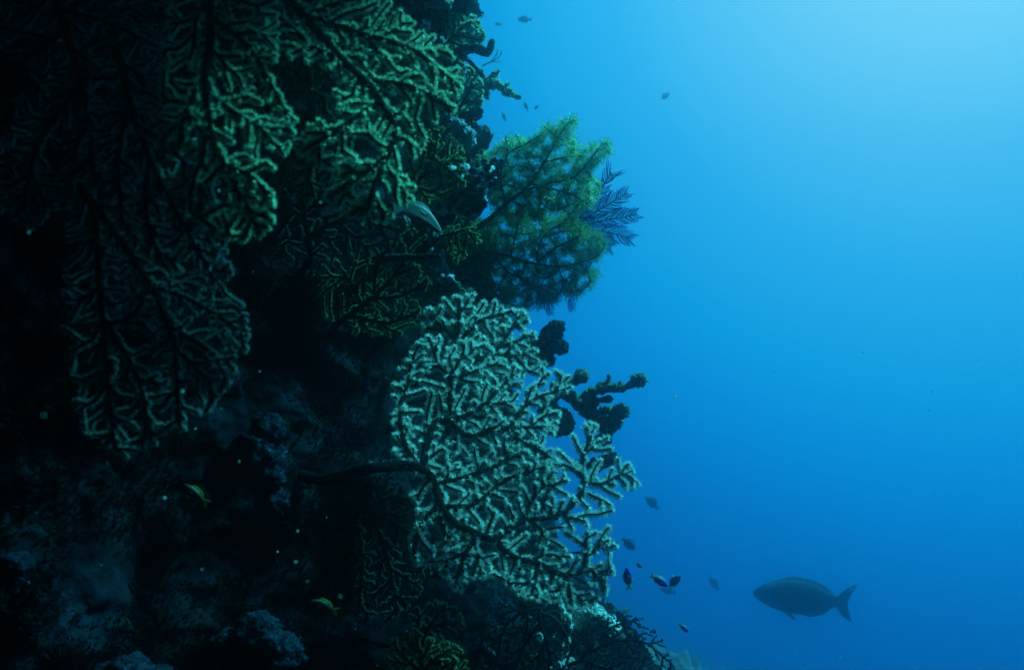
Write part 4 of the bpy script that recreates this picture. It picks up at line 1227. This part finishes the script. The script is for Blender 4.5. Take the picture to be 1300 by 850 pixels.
# ================================================================== fish
def fish_mesh(prof, thick, tail, mats, dorsal=None, anal=None, pelvic=None, pectoral=None, bend=0.0, sides=20, tailmat=1, arch=0.0, pecmat=1):
    """unit fish along +X (nose at +0.5): prof = [(x, top, bottom)], tail = (x0, x1, halfspan, fork)"""
    b = Buf()
    xs = np.array([p[0] for p in prof]); top = np.array([p[1] for p in prof]); bot = np.array([p[2] for p in prof]); th = np.array(thick)
    X = np.linspace(0, 1, 44) ** 1.0
    X = xs[0] + (xs[-1] - xs[0]) * X
    def cs(v):
        o = np.interp(X, xs[::-1], v[::-1]) if xs[0] > xs[-1] else np.interp(X, xs, v)
        k = np.array([.25, .5, .25]); p = np.convolve(np.pad(o, 1, mode="edge"), k, "valid")
        p[0], p[-1] = o[0], o[-1]; return p
    Tt, Bt, Th = cs(top), cs(bot), cs(th)
    V = []
    mats_i = []
    ang = np.linspace(0, 2 * math.pi, sides, endpoint=False)
    for x, a, c, w in zip(X, Tt, Bt, Th):
        mz, hz = (a + c) / 2, (a - c) / 2
        sn, cn = np.sin(ang), np.cos(ang)
        V.append(np.stack([np.full(sides, x), w * np.sign(cn) * np.abs(cn) ** 0.9, mz + hz * sn], 1))
    # the tail grows out of the last ring, flattened and swept
    x0, x1, span, fork = tail
    nb = len(X)
    for f in np.linspace(0.12, 1, 9):
        hz = (Tt[-1] - Bt[-1]) / 2 + (span - (Tt[-1] - Bt[-1]) / 2) * (1 - (1 - f) ** 1.6)
        mz = (Tt[-1] + Bt[-1]) / 2
        zz = hz * np.sin(ang)
        w = Th[-1] * (1 - f) * 0.8 + 0.003
        sweep = fork * f * (np.abs(zz) / span) ** 1.5
        V.append(np.stack([x0 + (x1 - x0) * f - sweep, w * np.cos(ang), mz + zz], 1))
    n = len(V)
    I = np.arange(n * sides).reshape(n, sides); J = np.roll(I, -1, 1)
    VV = np.concatenate(V)
    q = np.stack([I[:-1], J[:-1], J[1:], I[1:]], -1)
    VV = np.vstack([VV, [X[0] + 0.006, 0, (Tt[0] + Bt[0]) / 2]])
    tn = [(n * sides, J[0, j], I[0, j]) for j in range(sides)]
    b.add(VV, quads=q[:nb].reshape(-1, 4), tris=tn)
    qt = q[nb:].reshape(-1, 4); half = sides // 2
    end = [(I[-1, j], I[-1, j + 1], I[-1, (sides - j - 1) % sides if sides - j - 1 != half else half], I[-1, (sides - j) % sides]) for j in range(0)]
    b.q.append(qt); b.qm.append(np.full(len(qt), tailmat))
    def fin(pts_base, pts_tip, mi=1, y=0.0, yt=None):
        B, T = np.array(pts_base, float), np.array(pts_tip, float); k = len(B)
        e = 0.004
        L = lambda P, yy, o: np.stack([P[:, 0], np.full(k, yy) + o, P[:, 1]], 1)
        yt = y if yt is None else yt
        V = np.concatenate([L(B, y, -e), L(B, y, e), L(T, yt, -e * 0.4), L(T, yt, e * 0.4)])
        Q = []
        for i in range(k - 1):
            Q += [(i, i + 1, 2 * k + i + 1, 2 * k + i), (k + i + 1, k + i, 3 * k + i, 3 * k + i + 1), (2 * k + i, 2 * k + i + 1, 3 * k + i + 1, 3 * k + i)]
        b.add(V, quads=Q, mi=mi)
    if dorsal:
        xa, xb, h, sp = dorsal
        x = np.linspace(xa, xb, 16); t = np.linspace(0, 1, 16)
        zt = np.interp(x, X[::-1], Tt[::-1]) if X[0] > X[-1] else np.interp(x, X, Tt)
        hh = h * np.minimum(1, t * 5) * np.minimum(1, (1 - t) * 4 + 0.05) * (1 + 0.10 * np.sin(t * 60))
        fin(np.stack([x, zt - 0.012], 1), np.stack([x - sp * t, zt + hh], 1))
    if anal:
        xa, xb, h, sp = anal
        x = np.linspace(xa, xb, 12); t = np.linspace(0, 1, 12)
        zt = np.interp(x, X[::-1], Bt[::-1])
        hh = h * np.minimum(1, t * 4) * np.minimum(1, (1 - t) * 4 + 0.05)
        fin(np.stack([x, zt + 0.012], 1), np.stack([x - sp * t, zt - hh], 1))
    if pelvic:
        x, l, d = pelvic
        zt = float(np.interp(x, X[::-1], Bt[::-1]))
        for sgn in (-1, 1):
            fin([(x + 0.02, zt + 0.02), (x - 0.03, zt + 0.015), (x - 0.05, zt + 0.012)], [(x - l * 0.8, zt - d * 0.8), (x - l, zt - d), (x - l * 0.9, zt - d * 0.4)], y=0.02 * sgn, yt=0.035 * sgn)
    if pectoral:
        x, z, l, h = pectoral
        w = float(np.interp(x, X[::-1], Th[::-1]))
        for sgn in (-1, 1):
            fin([(x, z + h * 0.4), (x - 0.005, z), (x, z - h * 0.4)], [(x - l, z + h), (x - l * 1.1, z), (x - l * 0.8, z - h)], y=w * 0.9 * sgn, yt=(w + l * 0.35) * sgn, mi=pecmat)
    if arch:
        for arr in b.v:
            arr[:, 2] -= arch * np.maximum(0, arr[:, 0] + 0.15) ** 2
    if bend:
        for arr in b.v:
            x = arr[:, 0] - 0.1
            arr[:, 1] += bend * x * np.abs(x)
    return b
def eyes(parent, x, z, y, r):
    for sgn in (-1, 1):
        b = Buf(); add_blob(b, (x, y * sgn, z), (r, r * 0.5, r), sub=2, amp=0.0, amp2=0.0, amp3=0.0)
        b.build("eye", M["eye"], parent)

def place_fish(o, nose, tail, Y, Yn=None, roll=0.0, yaw=0.0):
    """put the fish so that nose and tail fall where the photo shows them"""
    Yn = Y if Yn is None else Yn
    a, c = at(nose[0], nose[1], Yn), at(tail[0], tail[1], Y)
    d = a - c
    L = d.length
    x = d.normalized()
    side = Vector((0, -1, 0)) if abs(x.y) < 0.9 else Vector((1, 0, 0))
    z = side.cross(x) * -1
    z = x.cross(side) * -1
    if z.z < 0 and abs(x.x) > 0.35: z = -z
    z.normalize()
    y = z.cross(x).normalized()
    z = x.cross(y)
    m = Matrix((x, y, z)).transposed().to_4x4()
    m = m @ Matrix.Rotation(roll, 4, "X")
    o.matrix_world = Matrix.Translation((a + c) / 2) @ m @ Matrix.Scale(L, 4)

def new_fish(kind, label, cat, group, buf, mats, eye):
    body = buf.build(kind, mats)
    tag(body, label, cat, group)
    eyes(body, *eye)
    return body

P_PARROT = [(0.5, 0.012, -0.03), (0.485, 0.035, -0.05), (0.45, 0.062, -0.075), (0.38, 0.10, -0.105), (0.28, 0.145, -0.145), (0.16, 0.175, -0.175), (0.04, 0.178, -0.18), (-0.08, 0.16, -0.17), (-0.2, 0.115, -0.135), (-0.28, 0.07, -0.09), (-0.33, 0.055, -0.068), (-0.36, 0.052, -0.064)]
T_PARROT = [0.012, 0.025, 0.04, 0.06, 0.075, 0.082, 0.08, 0.07, 0.05, 0.03, 0.02, 0.016]
P_PARROT = [(x, a * 0.92, c * 0.92) for x, a, c in P_PARROT]
pf = new_fish("parrotfish", "large dark parrotfish swimming left alone in the open blue water", "fish", None,
              fish_mesh(P_PARROT, T_PARROT, (-0.36, -0.47, 0.18, 0.085), None, dorsal=(0.27, -0.28, 0.022, 0.03), anal=(-0.02, -0.28, 0.022, 0.02), pelvic=(0.2, 0.14, 0.065), pectoral=(0.22, -0.02, 0.11, 0.035), bend=0.15, pecmat=2),
              [M["parrot"], M["parrot_fin"], M["grey_fin"]], (0.40, 0.03, 0.052, 0.014))
place_fish(pf, (956, 750), (1083, 766), 7.2, 7.1)

P_DAM = [(0.5, 0.01, -0.01), (0.46, 0.06, -0.05), (0.38, 0.125, -0.11), (0.25, 0.185, -0.17), (0.1, 0.20, -0.19), (-0.05, 0.18, -0.17), (-0.18, 0.12, -0.115), (-0.26, 0.07, -0.07), (-0.3, 0.055, -0.055)]
T_DAM = [0.01, 0.045, 0.075, 0.10, 0.10, 0.085, 0.055, 0.03, 0.02]
def damsel(label, nose, tail, Y, mats, group, tailm=1, kind="damselfish", roll=0.0, bend=0.0, Yn=None, deep=1.0):
    pr = [(x, a * deep, c * deep) for x, a, c in P_DAM]
    f = new_fish(kind, label, "fish", group, fish_mesh(pr, T_DAM, (-0.3, -0.46, 0.14, 0.06), None, dorsal=(0.28, -0.22, 0.07, 0.06), anal=(0.0, -0.22, 0.07, 0.06), pelvic=(0.22, 0.16, 0.09), pectoral=(0.2, -0.01, 0.12, 0.04), bend=bend), mats, (0.40, 0.03 * deep, 0.066, 0.022))
    place_fish(f, nose, tail, Y, Yn, roll)
    return f
BLUE = "blue damselfish with yellow tails off the reef"
bm_ = [M["blue_skin"], M["yellow_fin"]]
damsel("blue damselfish nose up with yellow tail down, nearest the pale fan", (796, 719), (799, 748), 1.75, bm_, BLUE, deep=0.85)
damsel("blue damselfish with bright yellow tail beside the grey oval damselfish", (848, 744), (826, 729), 1.75, bm_, BLUE, deep=0.85)
damsel("small blue damselfish with yellow tail lowest in the open water", (874, 802), (862, 791), 2.0, bm_, BLUE, deep=0.85)
GREY = "grey damselfish in the water off the reef"
gm = [M["grey_skin"], M["grey_fin"]]
gw = [M["grey_skin"], M["white_fin"]]
damsel("grey oval damselfish with a white tail touching the bright blue one", (864, 730), (848, 746), 2.5, gw, GREY, deep=1.15)
damsel("faint grey damselfish above the others, beside the right edge of the large fan", (820, 630), (836, 646), 6.5, gm, GREY, deep=1.2)
damsel("faded grey damselfish between the violet twig and the upright blue damselfish", (806, 697), (790, 683), 5.0, gm, GREY, deep=1.3)
damsel("tiny dark damselfish with a pale tail above the upright blue damselfish", (815, 720), (807, 714), 2.6, gw, GREY, deep=1.2)
damsel("very faint damselfish under the blue one with the bright yellow tail", (838, 746), (858, 752), 8.0, gm, GREY)
damsel("very faint damselfish between the parrotfish and the small fish group", (901, 732), (912, 748), 8.5, gm, GREY)
damsel("faint damselfish high in the bright water right of the reef", (840, 126), (850, 118), 8.0, gm, GREY, deep=1.2)
TOPF = "small dark fish near the top of the reef"
damsel("dark little fish swimming left near the top edge", (657, 25), (675, 25), 6.5, gm, TOPF)
damsel("tiny dark fish nearest the top corner of the reef", (628, 31), (637, 31), 6.5, gm, TOPF)
damsel("slender little fish hanging below the tip of the antler coral", (666, 129), (670, 141), 5.0, gm, TOPF, deep=0.6)
damsel("tiny dot of a fish right of the antler coral tip", (678, 139), (684, 134), 5.5, gm, TOPF)
damsel("slender pale fish below the antler coral and closest to the rock", (637, 142), (642, 154), 5.5, gm, TOPF, deep=0.55)
YEL = "dark fish with yellow fins in the hollow"
ym = [M["black_skin"], M["yellow_fin_shaded"]]
damsel("dark fish with thin yellow fin edges low in the shaded hollow", (394, 762), (428, 778), 1.15, ym, YEL, bend=0.5)
damsel("barely visible fish with yellow tail deeper left in the shade", (233, 614), (264, 640), 1.1, ym, YEL, deep=0.7)
gh = fish_mesh([(x, a * 0.62, c * 0.62) for x, a, c in P_DAM], T_DAM, (-0.3, -0.5, 0.13, 0.05), None, dorsal=(0.28, -0.22, 0.05, 0.06), anal=(0.0, -0.22, 0.05, 0.06), pelvic=(0.22, 0.16, 0.07), pectoral=(0.2, -0.01, 0.14, 0.05), bend=-0.6, arch=1.0)
gf = new_fish("fish", "pale ghostly fish curving downward in front of the rock beside the ribbed green fan", "fish", None, gh, [M["pale_skin"], M["pale_skin"]], (0.40, -0.29, 0.06, 0.016))
place_fish(gf, (564, 268), (498, 263), 1.45)
